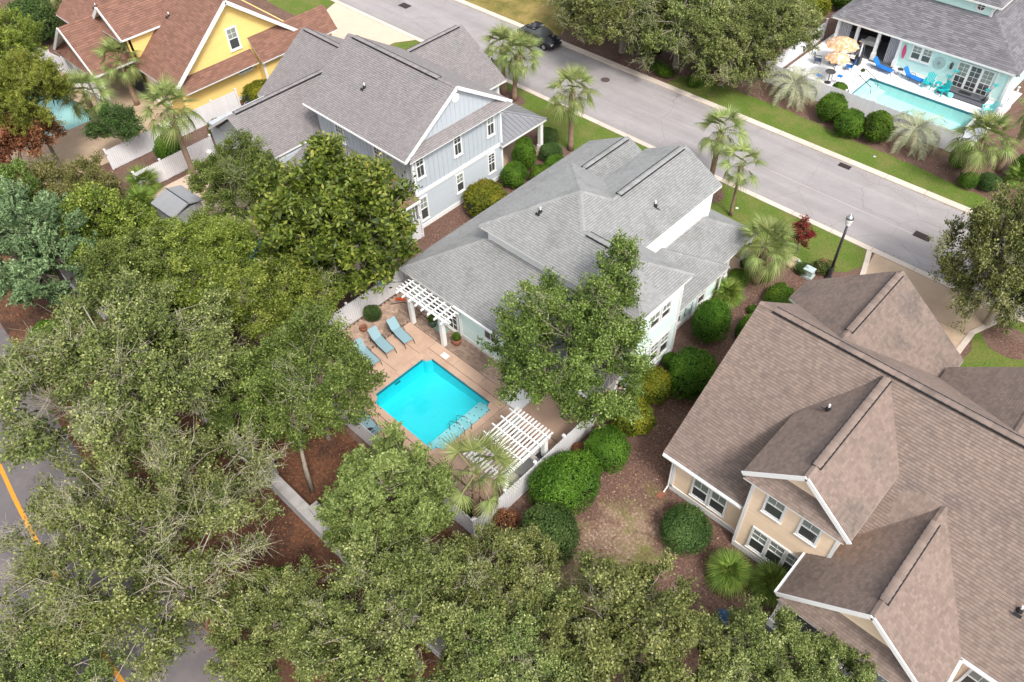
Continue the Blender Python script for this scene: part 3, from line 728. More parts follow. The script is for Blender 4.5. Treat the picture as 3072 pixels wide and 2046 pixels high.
def coping(x0, x1, y0, y1, n, ax):
    for i in range(n):
        a, b = i / n, (i + 1) / n
        if ax == 'x': slab(x0 + (x1 - x0) * a, x0 + (x1 - x0) * b, y0, y1, 'coping_slab', z=.075, g=.006)
        else: slab(x0, x1, y0 + (y1 - y0) * a, y0 + (y1 - y0) * b, 'coping_slab', z=.075, g=.006)
coping(-26.87, -20.21, 18.83, 19.25, 5, 'x'); coping(-26.87, -20.21, 13.88, 14.3, 5, 'x')
coping(-26.87, -26.45, 14.3, 18.83, 4, 'y'); coping(-20.63, -20.21, 14.3, 18.83, 4, 'y')
pv = MB().box(.006, .234, .006, .154, 0, .045).mesh('paver', 'paver')
cells = []
for (x0, x1, y0, y1) in ((-29.4, -21.0, 20.02, 21.3), (-31.95, -29.42, 16.6, 21.4), (-31.95, -29.42, 12.3, 16.58), (-20.2, -15.7, 12.3, 13.98)):
    r = 0; y = y0
    while y + .16 <= y1 + 1e-6:
        x = x0 + (.12 if r % 2 else 0)
        while x + .24 <= x1 + 1e-6: cells.append((x, y)); x += .24
        y += .16; r += 1
order = sorted(cells, key=lambda c: (Vector((c[0], c[1], 0)) - Vector((-27, 20.4, 0))).length)
rest = MB()
for i, (x, y) in enumerate(order):
    dz = random.uniform(-.006, .006)
    if i < 300: link('paver', pv, bed, Matrix.Translation((x, y, .02 + dz)))
    else: rest.box(x + .006, x + .234, y + .006, y + .154, .02, .064 + dz, a=random.random())
stuff(rest.build('pavers', 'paver', bed, attr=True))
slab(-20.9, -19.3, 19.32, 20.7, 'raised_step', 'deck_white', .22); slab(-19.28, -15.7, 19.32, 24.88, 'lanai_floor', 'deck_tan', .07); slab(-20.9, -19.3, 20.72, 24.88, 'lanai_floor', 'deck_tan', .07)
slab(-30.5, -29.4, 21.3, 21.5, 'paving_slab', 'deck_tan', .06)
# ------------------------------------------------------------------ houses
def gable_wall(parent, face, pos, pts, m, th=.2):
    """thin solid wall: pts in (along, z); face x: plane x=pos, y: plane y=pos"""
    mb = MB(); n = len(pts)
    if face == 'x': vs = [(pos - th, a, z) for a, z in pts] + [(pos, a, z) for a, z in pts]
    elif face == 'y': vs = [(a, pos + th, z) for a, z in pts] + [(a, pos, z) for a, z in pts]
    else: vs = [(a, pos - th, z) for a, z in pts] + [(a, pos, z) for a, z in pts]
    mb.add(vs, [tuple(range(n)), tuple(range(2 * n - 1, n - 1, -1))] + [(i, n + i, n + (i + 1) % n, (i + 1) % n) for i in range(n)])
    return mb.build('gable_wall', m, parent)
def side_x(parent, x, y0, y1, z0, z1, m): return siding(parent, [(x, y0, z0), (x, y1, z0), (x, y1, z1), (x, y0, z1)], m, (1, 0, 0))
def side_y(parent, y, x0, x1, z0, z1, m): return siding(parent, [(x0, y, z0), (x1, y, z0), (x1, y, z1), (x0, y, z1)], m, (0, -1, 0))
def column(parent, x, y, z0, z1, w=.26, name='column'):
    mb = MB(); h = w / 2
    mb.box(x - h, x + h, y - h, y + h, z0, z1); mb.box(x - h - .05, x + h + .05, y - h - .05, y + h + .05, z0, z0 + .7 if z1 - z0 > 2.3 else z0 + .2)
    mb.box(x - h - .04, x + h + .04, y - h - .04, y + h + .04, z1 - .14, z1)
    return mb.build(name, 'white', parent)
def gutter(parent, p, q):
    p = Vector(p); q = Vector(q); mb = MB(); mb.beam(p, q, .12, .11); return mb.build('gutter', 'white', parent)

# ---- mint house with the light gray hip roof -------------------------------------------
H1 = thing('house', 'pale mint house with light gray hipped shingle roof above the turquoise pool', 'house', (0, 0, 0))
C_ = (-27.22, 24.57, 6.32); SE = (-15.3, 24.57, 6.32); NE_ = (-15.3, 29.47, 6.32); P1 = (-23.02, 28.77, 8.555); P2 = (-21.68, 30.11, 7.842)
P3 = (-21.27, 27.02, 7.624); R3 = (-17.75, 27.02, 7.624); P4 = (-27.22, 32.97, 6.32); V_ = (-18.82, 29.47, 6.321)
upper = [[C_, SE, R3, P3], [C_, P3, P1], [SE, NE_, R3], [NE_, V_, P3, R3],
         [V_, (-18.7, 29.59, 6.257), (-18.7, 37.4, 6.257), (-21.68, 37.4, 7.842), P2], [V_, P2, P1, P3],
         [C_, P1, P4], [P1, P2, (-24.54, 32.97, 6.32), P4],
         [P2, (-21.68, 37.4, 7.842), (-24.54, 37.4, 6.32), (-24.54, 32.97, 6.32)]]
roof(H1, upper, 'shingle_gray', ridges=[(C_, P1), (P1, P4), (P1, P2), (P1, P3), (R3, SE), (R3, NE_), (P2, (-21.68, 30.5, 7.842)), (P3, (-20.9, 27.02, 7.624))],
     vents=[((-21.68, 30.7, 7.842), (-21.68, 37.0, 7.842)), ((-20.9, 27.02, 7.624), (-18.2, 27.02, 7.624))], single=220)
T_ = (-30.95, 21.0, 3.1); W_ = (-26.97, 24.98, 5.217)
low = [[T_, (-15.3, 21.0, 3.1), (-19.28, 24.98, 5.217), W_], [(-15.3, 21.0, 3.1), (-15.3, 24.95, 3.1), (-19.28, 24.98, 5.217)],
       [T_, W_, (-26.8, 25.15, 5.308), (-26.8, 32.6, 5.308), (-30.95, 32.6, 3.1)], [(-30.95, 32.6, 3.1), (-27.45, 32.6, 4.962), (-27.45, 39.5, 4.962), (-30.95, 39.5, 3.1)],
       [(-27.45, 32.6, 4.962), (-24.0, 32.6, 3.127), (-24.0, 39.5, 3.127), (-27.45, 39.5, 4.962)]]
roof(H1, low, 'shingle_gray', ridges=[(T_, W_), ((-15.3, 21, 3.1), (-19.28, 24.98, 5.217)), ((-27.45, 32.7, 4.962), (-27.45, 34.6, 4.962))], vents=[((-27.45, 34.6, 4.962), (-27.45, 39.2, 4.962))], single=80)
eastlow = [[(-15.85, 29.1, 2.9), (-15.85, 34.9, 2.9), (-19.0, 31.75, 4.576), (-19.0, 29.1, 4.576)]]
roof(H1, eastlow, 'shingle_gray', ridges=[((-15.85, 34.9, 2.9), (-19.0, 31.75, 4.576))])
porch = [[(-16.3, 34.5, 2.86), (-16.3, 38.9, 2.86), (-19.0, 36.2, 4.296), (-19.0, 31.8, 4.296)], [(-16.3, 38.9, 2.86), (-21.0, 38.9, 2.86), (-21.0, 36.2, 4.296), (-19.0, 36.2, 4.296)]]
roof(H1, porch, 'shingle_gray', ridges=[((-16.3, 38.9, 2.86), (-19.0, 36.2, 4.296))])
wall(H1, -30.5, -21.0, 21.37, 39.1, 0.0, 3.0, 'mint'); wall(H1, -21.0, -16.52, 29.0, 34.8, 0.0, 2.72, 'mint')
wall(H1, -21.0, -15.68, 24.97, 29.06, 0.0, 6.2, 'mint'); wall(H1, -26.8, -19.02, 25.0, 32.6, 3.0, 6.2, 'mint'); wall(H1, -24.2, -19.02, 32.6, 37.0, 3.0, 6.2, 'mint')
gable_wall(H1, 'Y', 37.0, [(-24.5, 6.0), (-18.9, 6.0), (-21.68, 7.6)], 'mint'); gable_wall(H1, 'Y', 39.1, [(-30.5, 2.9), (-24.4, 2.9), (-27.45, 4.7)], 'mint')
side_y(H1, 21.36, -30.5, -21.0, .35, 2.95, 'mint'); side_y(H1, 24.98, -26.8, -15.7, 4.9, 6.15, 'white')
side_x(H1, -19.01, 29.1, 37.0, 4.3, 6.1, 'white'); side_x(H1, -15.67, 24.97, 29.06, .35, 6.15, 'mint'); side_x(H1, -16.51, 29.1, 34.8, .35, 2.72, 'mint')
side_y(H1, 24.965, -19.2, -15.7, .2, 4.9, 'mint')
part_box(H1, 'baseboard', -30.54, -21.0, 21.30, 21.36, .02, .36, 'white'); part_box(H1, 'baseboard', -15.66, -15.60, 24.9, 29.1, .02, .36, 'white')
part_box(H1, 'baseboard', -16.50, -16.44, 29.12, 34.8, .02, .36, 'white')
for (x, y, z1) in ((-15.62, 29.02, 6.1), (-15.62, 24.95, 6.1)): part_box(H1, 'corner_board', x - .09, x + .035, y - .09, y + .09, .3, z1, 'white')
part_box(H1, 'corner_board', -26.86, -26.70, 24.93, 25.05, 4.7, 6.14, 'white'); part_box(H1, 'corner_board', -16.55, -16.46, 34.7, 34.86, .3, 2.7, 'white')
part_box(H1, 'belt_trim', -15.65, -15.62, 24.95, 29.05, 2.75, 2.87, 'white')
part_box(H1, 'corner_board', -26.02, -25.86, 21.30, 21.37, .3, 2.95, 'white')
for yy in (26.56, 27.58): window(H1, 'x', (-15.645, yy, 4.73), .72, 1.0, upper=(2, 1))
for yy in (25.75, 26.95, 27.95): window(H1, 'x', (-15.645, yy, 1.72), .72, 1.45)
window(H1, 'x', (-16.485, 33.12, 1.3), .66, 1.2); window(H1, 'x', (-16.485, 30.6, 1.3), .66, 1.2)
window(H1, 'y', (-26.66, 21.335, 1.3), .78, 1.95, style='single', lower=(2, 4), blind=False, name='door')
window(H1, 'y', (-28.2, 21.335, 1.3), 1.5, 1.9, style='single', lower=(4, 4), blind=False)
window(H1, 'y', (-23.3, 21.335, 2.0), .95, .65, style='single', lower=(2, 1), blind=False)
gutter(H1, (-26.0, 20.93, 3.02), (-15.3, 20.93, 3.02))
downspout(H1, -25.92, 21.24, .1, 2.95, (0, -1)); downspout(H1, -15.55, 24.85, .1, 3.0, (1, 0)); downspout(H1, -16.2, 34.75, .1, 2.8, (1, 0))
for (x, y) in ((-15.72, 21.35), (-15.72, 23.4), (-20.8, 21.35)): column(H1, x, y, .1, 3.0, .28)
part_box(H1, 'porch_rail', -15.82, -15.66, 21.5, 24.9, .1, .32, 'white')
for (x, y) in ((-16.6, 38.5), (-16.75, 36.2), (-20.5, 38.5)): column(H1, x, y, .1, 2.8, .3)
part_box(H1, 'porch_floor', -20.9, -16.2, 34.85, 38.8, .01, .18, 'drive')
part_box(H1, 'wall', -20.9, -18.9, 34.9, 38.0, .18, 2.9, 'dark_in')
pipe_vent(H1, (-24.3, 26.8, 7.5), (0, -1)); pipe_vent(H1, (-20.05, 32.2, 6.98), (1, 0))
mt = MB().box(-16.44, -16.25, 31.4, 31.75, .9, 1.5); mt.tube([(-16.32, 31.9, .2), (-16.32, 31.9, 1.7)], .04, 6); mt.build('electric_meter', 'util', H1)

# ---- gray two-storey house -------------------------------------------------------------
H2 = thing('house', 'gray two storey house with white trimmed gable and taupe shingle roof', 'house', (0, 0, 0))
g_main = [[(-46.7, 26.0, 6.2), (-35.5, 26.0, 6.2), (-35.5, 31.05, 9.45), (-46.9, 31.05, 9.45)], [(-46.9, 31.05, 9.45), (-35.5, 31.05, 9.45), (-35.5, 36.1, 6.2), (-46.7, 36.1, 6.2)]]
roof(H2, g_main, 'shingle_taupe', ridges=[((-46.85, 31.05, 9.45), (-35.55, 31.05, 9.45))], vents=[((-46.2, 31.05, 9.45), (-37.2, 31.05, 9.45))], single=200)
roof(H2, [[(-35.22, 26.15, 6.12), (-35.22, 35.95, 6.12), (-35.92, 35.0, 6.9), (-35.92, 27.1, 6.9)]], 'shingle_taupe', thick=.08)
roof(H2, [[(-54.0, 21.6, 3.2), (-50.0, 21.6, 5.8), (-50.0, 31.0, 5.8), (-54.0, 31.0, 3.2)], [(-46.4, 21.6, 3.46), (-46.4, 31.0, 3.46), (-50.0, 31.0, 5.8), (-50.0, 21.6, 5.8)]], 'shingle_taupe', vents=[((-50, 22.2, 5.8), (-50, 30.2, 5.8))], single=60)
roof(H2, [[(-55.6, 27.1, 3.0), (-46.0, 27.1, 3.0), (-46.0, 32.6, 6.6), (-55.6, 32.6, 6.6)], [(-55.6, 32.6, 6.6), (-46.0, 32.6, 6.6), (-46.0, 38.1, 3.0), (-55.6, 38.1, 3.0)]], 'shingle_taupe', vents=[((-55.2, 32.6, 6.6), (-47.0, 32.6, 6.6))])
roof(H2, [[(-41.3, 34.5, 3.4), (-41.3, 41.5, 3.4), (-46.2, 41.5, 6.5), (-46.2, 34.5, 6.5)], [(-46.2, 34.5, 6.5), (-46.2, 41.5, 6.5), (-51.1, 41.5, 3.4), (-51.1, 34.5, 3.4)]], 'shingle_taupe', vents=[((-46.2, 35.6, 6.5), (-46.2, 41.1, 6.5))])
roof(H2, [[(-46.4, 22.4, 2.35), (-39.8, 22.4, 2.35), (-39.8, 26.7, 3.72), (-46.4, 26.7, 3.72)]], 'shingle_taupe')
roof(H2, [[(-35.3, 23.8, 2.9), (-35.3, 26.66, 2.9), (-39.8, 26.66, 3.7), (-39.8, 23.8, 3.7)]], 'shingle_rust', single=40)
pm = roof(H2, [[(-35.4, 34.9, 3.0), (-35.4, 39.8, 3.0), (-38.4, 36.8, 4.0), (-38.4, 34.9, 4.0)], [(-35.4, 39.8, 3.0), (-41.6, 39.8, 3.0), (-41.6, 36.8, 4.0), (-38.4, 36.8, 4.0)]], 'metal_roof', du=60, dv=60, t=(.004, .003))
sm = MB()
for i in range(12):
    y = 35.05 + i * .4; xe = -38.4 if y < 36.8 else -35.4 - (39.8 - y); sm.beam((-35.42, y, 3.02), (xe, y, 3.02 + (-35.4 - xe) / 3), .03, .05)
for i in range(15):
    x = -35.8 - i * .4; d = min(3.0, -35.4 - x); sm.beam((x, 39.78, 3.02), (x, 39.8 - d, 3.02 + d / 3), .03, .05)
stuff(sm.build('standing_seams', 'metal_roof', pm)); MB().beam((-35.4, 39.8, 3.03), (-38.4, 36.8, 4.03), .2, .06).build('hip_cap', 'metal_roof', pm)
wall(H2, -46.3, -35.77, 26.72, 35.2, 0.0, 6.15, 'graywall'); wall(H2, -54.9, -46.35, 22.1, 37.4, 0.0, 3.1, 'graywall'); wall(H2, -50.6, -41.8, 35.2, 41.0, 0.0, 3.4, 'graywall')
gable_wall(H2, 'x', -35.78, [(26.4, 6.1), (35.7, 6.1), (31.05, 9.2)], 'graywall'); gable_wall(H2, 'y', 22.15, [(-53.6, 3.0), (-46.6, 3.0), (-50.0, 5.6)], 'graywall')
gable_wall(H2, 'Y', 41.0, [(-50.6, 3.3), (-41.8, 3.3), (-46.2, 6.2)], 'graywall')
side_x(H2, -35.765, 26.72, 35.2, .35, 2.85, 'graywall'); side_y(H2, 22.14, -53.6, -46.6, .2, 3.1, 'graywall')
bt = MB()
y = 26.9
while y < 35.2: bt.box(-35.77, -35.735, y - .025, y + .025, 3.15, 6.1); y += .42
x = -46.1
while x < -35.8: bt.box(x - .025, x + .025, 26.685, 26.72, 3.2, 6.1); x += .42
y = 27.6
while y < 34.6:
    zt = 6.2 + (4.85 - abs(y - 31.05)) * .645 - .15
    if zt > 7.0: bt.box(-35.785, -35.752, y - .02, y + .02, 6.85, zt)
    y += .42
stuff(bt.build('battens', 'graywall', H2))
part_box(H2, 'belt_trim', -35.77, -35.69, 26.7, 35.2, 2.86, 3.12, 'white'); part_box(H2, 'baseboard', -35.77, -35.70, 26.7, 35.2, .03, .36, 'white')
part_box(H2, 'corner_board', -35.86, -35.68, 26.63, 26.82, .3, 6.1, 'white'); part_box(H2, 'corner_board', -35.80, -35.71, 35.06, 35.24, .3, 6.1, 'white')
part_box(H2, 'corner_board', -41.82, -41.72, 40.85, 41.04, .1, 3.3, 'white')
for p, q in (((-35.46, 26.0, 6.12), (-35.46, 31.05, 9.38)), ((-35.46, 36.1, 6.12), (-35.46, 31.05, 9.38))): MB().beam(p, q, .06, .24).build('rake_board', 'white', H2)
for y in (27.33, 30.83, 34.1): window(H2, 'x', (-35.75, y, 5.15), .58, 1.75, upper=(2, 3), lower=(2, 1), blind=(y > 33))
window(H2, 'x', (-35.75, 27.2, 1.65), .58, 1.75, upper=(2, 2)); window(H2, 'x', (-35.75, 30.75, 1.9), .58, 1.4, upper=(2, 2)); window(H2, 'x', (-35.75, 34.0, 1.9), .58, 1.5, upper=(2, 3), lower=(2, 1), blind=False)
window(H2, 'y', (-43.7, 26.70, 4.6), .82, 1.2, upper=(3, 2), lower=(3, 2), blind=False); window(H2, 'y', (-39.35, 26.70, 4.65), .82, 1.2, upper=(3, 2), lower=(3, 2), blind=False)
rl = MB(); rl.lathe([(.33, 0), (.33, .06), (.27, .07)], 20); rl.build('round_vent', 'white', H2, mtx=Matrix.Translation((-35.77, 31.05, 8.55)) @ Matrix.Rotation(math.pi / 2, 4, 'Y'))
pipe_vent(H2, (-42.4, 28.6, 7.88), (0, -1)); gutter(H2, (-35.24, 23.9, 2.84), (-35.24, 26.6, 2.84)); downspout(H2, -35.62, 26.3, .1, 2.8, (1, 0)); downspout(H2, -35.55, 26.0, .1, 2.8, (1, 0))
for (x, y) in ((-35.75, 39.45), (-38.7, 39.45), (-41.4, 39.45)): column(H2, x, y, .05, 2.9, .3)
column(H2, -35.75, 24.0, .05, 2.8, .22); part_box(H2, 'porch_floor', -41.6, -35.5, 35.2, 39.7, .015, .2, 'drive')
part_box(H2, 'wall', -46.3, -36.6, 24.6, 26.7, .05, 2.3, 'graywall'); gutter(H2, (-35.45, 26.0, 6.1), (-46.7, 26.0, 6.1))
part_box(H2, 'door', -36.59, -36.56, 24.8, 25.7, .1, 2.15, 'graywall')

# ---- brown roofed house ----------------------------------------------------------------
H3 = thing('house', 'peach clapboard house with big brown shingle roof and two gables at right', 'house', (0, 0, 0))
s7 = .777
roof(H3, [[(-10.6, 20.75, 3.2), (9.5, 20.75, 3.2), (9.5, 27.7, 8.6), (-10.6, 27.7, 8.6)], [(-10.6, 27.7, 8.6), (9.5, 27.7, 8.6), (9.5, 34.65, 3.2), (-10.6, 34.65, 3.2)]], 'shingle_brown',
     ridges=[((-10.6, 27.7, 8.6), (9.5, 27.7, 8.6))], vents=[((-9.8, 27.7, 8.6), (9, 27.7, 8.6))], single=130)
roof(H3, [[(-6.4, 20.3, 6.3), (-3.87, 20.3, 8.5), (-3.87, 27.57, 8.5), (-6.4, 24.74, 6.3)], [(-1.34, 20.3, 6.3), (-1.34, 24.74, 6.3), (-3.87, 27.57, 8.5), (-3.87, 20.3, 8.5)]], 'shingle_brown', ridges=[((-3.87, 20.3, 8.5), (-3.87, 21.2, 8.5))], vents=[((-3.87, 21.0, 8.5), (-3.87, 27.3, 8.5))], single=80)
roof(H3, [[(-2.65, 18.1, 3.2), (.8, 18.1, 6.2), (.8, 24.61, 6.2), (-2.65, 20.75, 3.2)], [(4.25, 18.1, 3.2), (4.25, 20.75, 3.2), (.8, 24.61, 6.2), (.8, 18.1, 6.2)]], 'shingle_brown', ridges=[((.8, 18.1, 6.2), (.8, 19.0, 6.2)), ((.8, 23.6, 6.2), (.8, 24.6, 6.2))], vents=[((.8, 18.9, 6.2), (.8, 23.6, 6.2))], single=90)
roof(H3, [[(-11.45, 36.0, 3.65), (-11.45, 34.07, 3.65), (-6.8, 29.37, 7.3), (-6.8, 36.0, 7.3)], [(-2.15, 36.0, 3.65), (-6.8, 36.0, 7.3), (-6.8, 29.37, 7.3), (-2.15, 34.07, 3.65)]], 'shingle_brown', ridges=[((-6.8, 29.4, 7.3), (-6.8, 30.2, 7.3))], vents=[((-6.8, 30.1, 7.3), (-6.8, 35.6, 7.3))])
roof(H3, [[(-2.5, 34.3, 4.3), (-2.5, 33.23, 4.3), (1.5, 29.24, 7.4), (1.5, 34.3, 7.4)], [(5.5, 34.3, 4.3), (1.5, 34.3, 7.4), (1.5, 29.24, 7.4), (5.5, 33.23, 4.3)]], 'shingle_brown', ridges=[((1.5, 29.3, 7.4), (1.5, 34.3, 7.4))])
roof(H3, [[(-6.25, 20.12, 6.2), (-1.5, 20.12, 6.2), (-2.25, 20.8, 7.0), (-5.5, 20.8, 7.0)]], 'shingle_brown', thick=.08)
roof(H3, [[(-2.5, 17.9, 3.12), (4.1, 17.9, 3.12), (3.2, 18.72, 3.98), (-1.6, 18.72, 3.98)]], 'shingle_brown', thick=.08)
wall(H3, -10.0, 9.0, 21.17, 34.2, 0.0, 3.1, 'peach'); wall(H3, -5.85, -1.75, 20.64, 24.0, 0.0, 6.25, 'peach'); wall(H3, -11.0, -2.5, 34.2, 35.6, 0.0, 3.4, 'peach'); wall(H3, -2.0, 5.0, 33, 34.0, 0.0, 4.2, 'peach')
gable_wall(H3, 'y', 20.78, [(-6.0, 6.2), (-1.7, 6.2), (-3.87, 8.2)], 'peach'); gable_wall(H3, 'y', 18.7, [(-2.2, 3.2), (3.8, 3.2), (.8, 5.9)], 'peach')
gable_wall(H3, 'Y', 35.6, [(-11, 3.3), (-2.6, 3.3), (-6.8, 7.0)], 'peach')
for p, q in (((-6.4, 20.27, 6.22), (-3.87, 20.27, 8.42)), ((-1.34, 20.27, 6.22), (-3.87, 20.27, 8.42)), ((-2.65, 18.07, 3.12), (.8, 18.07, 6.12)), ((4.25, 18.07, 3.12), (.8, 18.07, 6.12))): MB().beam(p, q, .06, .22).build('rake_board', 'white', H3)
side_y(H3, 21.16, -10.0, -5.85, .4, 3.05, 'peach'); side_y(H3, 20.63, -5.85, -1.75, .4, 6.2, 'peach'); side_y(H3, 21.16, -1.7, 9.0, .3, 3.05, 'peach')
siding(H3, [(-6.0, 20.775, 6.25), (-1.7, 20.775, 6.25), (-3.87, 20.775, 8.2)], 'peach', (0, -1, 0)); siding(H3, [(-2.2, 18.69, 3.3), (3.8, 18.69, 3.3), (.8, 18.69, 5.9)], 'peach', (0, -1, 0))
side_x(H3, -1.74, 20.64, 22.0, 3.0, 6.2, 'peach')
part_box(H3, 'baseboard', -10.05, -5.9, 21.09, 21.16, .03, .42, 'white'); part_box(H3, 'baseboard', -5.9, -1.7, 20.56, 20.63, .03, .42, 'white')
part_box(H3, 'corner_board', -5.93, -5.77, 20.57, 20.66, .3, 6.18, 'white'); part_box(H3, 'corner_board', -1.85, -1.69, 20.57, 20.66, .3, 6.18, 'white'); part_box(H3, 'corner_board', -10.06, -9.9, 21.09, 21.2, .3, 3.05, 'white')
for x in (-8.38, -7.35): window(H3, 'y', (x, 21.14, 1.66), .78, 1.5, upper=(2, 1))
for x in (-4.65, -2.95): window(H3, 'y', (x, 20.61, 4.98), .78, 1.45, upper=(2, 1))
for x in (-4.76, -3.86, -2.96): window(H3, 'y', (x, 20.61, 1.68), .7, 1.6, upper=(2, 2))
for x in (5.35, 6.5): window(H3, 'y', (x, 21.14, 1.75), .82, 1.7, upper=(2, 1))
gutter(H3, (-10.55, 20.68, 3.1), (-6.05, 20.68, 3.1)); gutter(H3, (4.35, 20.68, 3.1), (9.4, 20.68, 3.1)); gutter(H3, (-2.72, 18.1, 3.12), (-2.72, 20.6, 3.12)); gutter(H3, (4.32, 18.1, 3.12), (4.32, 20.6, 3.12))
downspout(H3, -10.1, 21.02, .05, 3.0, (0, -1)); part_box(H3, 'splash_block', -10.3, -9.95, 20.25, 20.7, .01, .06, 'terracotta')
for x in (-2.25, .8, 3.85): column(H3, x, 18.35, .05, 3.05, .36)
part_box(H3, 'porch_floor', -2.5, 4.1, 18.0, 21.1, .012, .12, 'mat_gray'); part_box(H3, 'porch_ceiling', -2.45, 4.05, 18.7, 21.1, 2.95, 3.0, 'soffit')
pipe_vent(H3, (-5.15, 24.9, 7.45), (-1, 0)); pipe_vent(H3, (4.95, 23.0, 4.97), (0, -1))

# ---- yellow house ----------------------------------------------------------------------
H4 = thing('house', 'yellow clapboard house with reddish brown roof at upper left', 'house', (0, 0, 0))
roof(H4, [[(-82, 22.5, 3.4), (-60.4, 22.5, 3.4), (-60.4, 29.0, 8.65), (-82, 29.0, 8.65)], [(-82, 29.0, 8.65), (-60.4, 29.0, 8.65), (-60.4, 36.2, 3.0), (-82, 36.2, 3.0)]], 'shingle_red', ridges=[((-82, 29, 8.65), (-60.4, 29, 8.65))], du=.5, dv=.2)
roof(H4, [[(-71.6, 22.1, 6.0), (-69.0, 22.1, 8.0), (-69.0, 28.2, 8.0), (-71.6, 25.8, 6.0)], [(-66.4, 22.1, 6.0), (-66.4, 25.8, 6.0), (-69.0, 28.2, 8.0), (-69.0, 22.1, 8.0)]], 'shingle_red', ridges=[((-69, 22.1, 8), (-69, 28.2, 8))], du=.5, dv=.2)
roof(H4, [[(-74.5, 19.1, 3.8), (-70.8, 19.1, 6.8), (-70.8, 26.7, 6.8), (-74.5, 23.0, 3.8)], [(-67.1, 19.1, 3.8), (-67.1, 23.0, 3.8), (-70.8, 26.7, 6.8), (-70.8, 19.1, 6.8)]], 'shingle_red', ridges=[((-70.8, 19.1, 6.8), (-70.8, 26.6, 6.8))], du=.5, dv=.2)
roof(H4, [[(-71.5, 22.0, 5.9), (-66.5, 22.0, 5.9), (-67.3, 22.75, 6.7), (-70.7, 22.75, 6.7)]], 'shingle_red', thick=.08, du=.5, dv=.2)
roof(H4, [[(-74.4, 18.95, 3.7), (-67.2, 18.95, 3.7), (-68.2, 19.8, 4.6), (-73.4, 19.8, 4.6)]], 'shingle_red', thick=.08, du=.5, dv=.2)
roof(H4, [[(-60.1, 23.2, 2.95), (-60.1, 30.3, 2.95), (-61.0, 30.3, 3.9), (-61.0, 23.2, 3.9)]], 'shingle_red', thick=.1, du=.5, dv=.2)
roof(H4, [[(-59.5, 30.3, 3.1), (-59.5, 38.4, 3.1), (-61.05, 38.4, 4.9), (-61.05, 30.3, 4.9)]], 'shingle_red', thick=.12, du=.5, dv=.2)
wall(H4, -80, -61.02, 23.2, 35.6, 0, 3.6, 'yellow'); wall(H4, -61.5, -60.02, 30.6, 38, 0, 3.2, 'yellow'); gable_wall(H4, 'x', -61.01, [(23.0, 3.2), (35.2, 3.2), (29.0, 8.4)], 'yellow')
gable_wall(H4, 'y', 22.75, [(-71.2, 4.0), (-66.8, 4.0), (-66.8, 6.2), (-69, 7.8), (-71.2, 6.2)], 'yellow'); gable_wall(H4, 'y', 19.8, [(-74.0, 3.6), (-67.6, 3.6), (-70.8, 6.5)], 'yellow')
MB().box(-66.98, -66.8, 22.6, 26.0, 4.0, 6.1).build('wall', 'yellow', H4)
siding(H4, [(-61.0, 23.3, 3.8), (-61.0, 34.9, 3.8), (-61.0, 29.0, 8.3)], 'yellow', (1, 0, 0), dv=.22); side_x(H4, -61.01, 23.2, 30.6, .3, 3.0, 'yellow'); side_x(H4, -60.01, 30.6, 38.0, .3, 3.1, 'yellow')
for p, q in (((-60.36, 22.5, 3.3), (-60.36, 29.0, 8.55)), ((-60.36, 36.2, 2.9), (-60.36, 29.0, 8.55)), ((-71.6, 22.06, 5.9), (-69, 22.06, 7.9)), ((-66.4, 22.06, 5.9), (-69, 22.06, 7.9)), ((-74.5, 19.06, 3.7), (-70.8, 19.06, 6.7)), ((-67.1, 19.06, 3.7), (-70.8, 19.06, 6.7))): MB().beam(p, q, .08, .3).build('rake_board', 'white', H4)
window(H4, 'x', (-60.98, 29.05, 5.3), .8, 1.65, upper=(2, 2), trim=.14); window(H4, 'x', (-60.99, 29.35, 2.45), 1.3, .35, style='single', lower=(3, 1), blind=False); window(H4, 'x', (-59.99, 32.65, 1.8), .7, 1.2)
for x in (-69.9, -68.1): window(H4, 'y', (x, 22.74, 5.15), .7, 1.3)
part_box(H4, 'corner_board', -60.05, -59.97, 30.55, 30.75, .1, 3.1, 'white'); part_box(H4, 'baseboard', -61.0, -60.95, 23.1, 30.6, .02, .3, 'white')
for x in (-74.0, -71.9, -69.7, -67.6): column(H4, x, 19.5, .05, 3.6, .32)
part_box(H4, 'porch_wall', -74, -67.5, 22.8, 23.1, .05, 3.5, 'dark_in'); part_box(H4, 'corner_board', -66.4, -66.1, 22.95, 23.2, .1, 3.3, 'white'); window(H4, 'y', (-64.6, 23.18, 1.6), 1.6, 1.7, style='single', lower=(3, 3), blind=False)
pipe_vent(H4, (-66.0, 26.5, 6.6), (0, -1)); pipe_vent(H4, (-76.5, 24.5, 5.0), (0, -1))

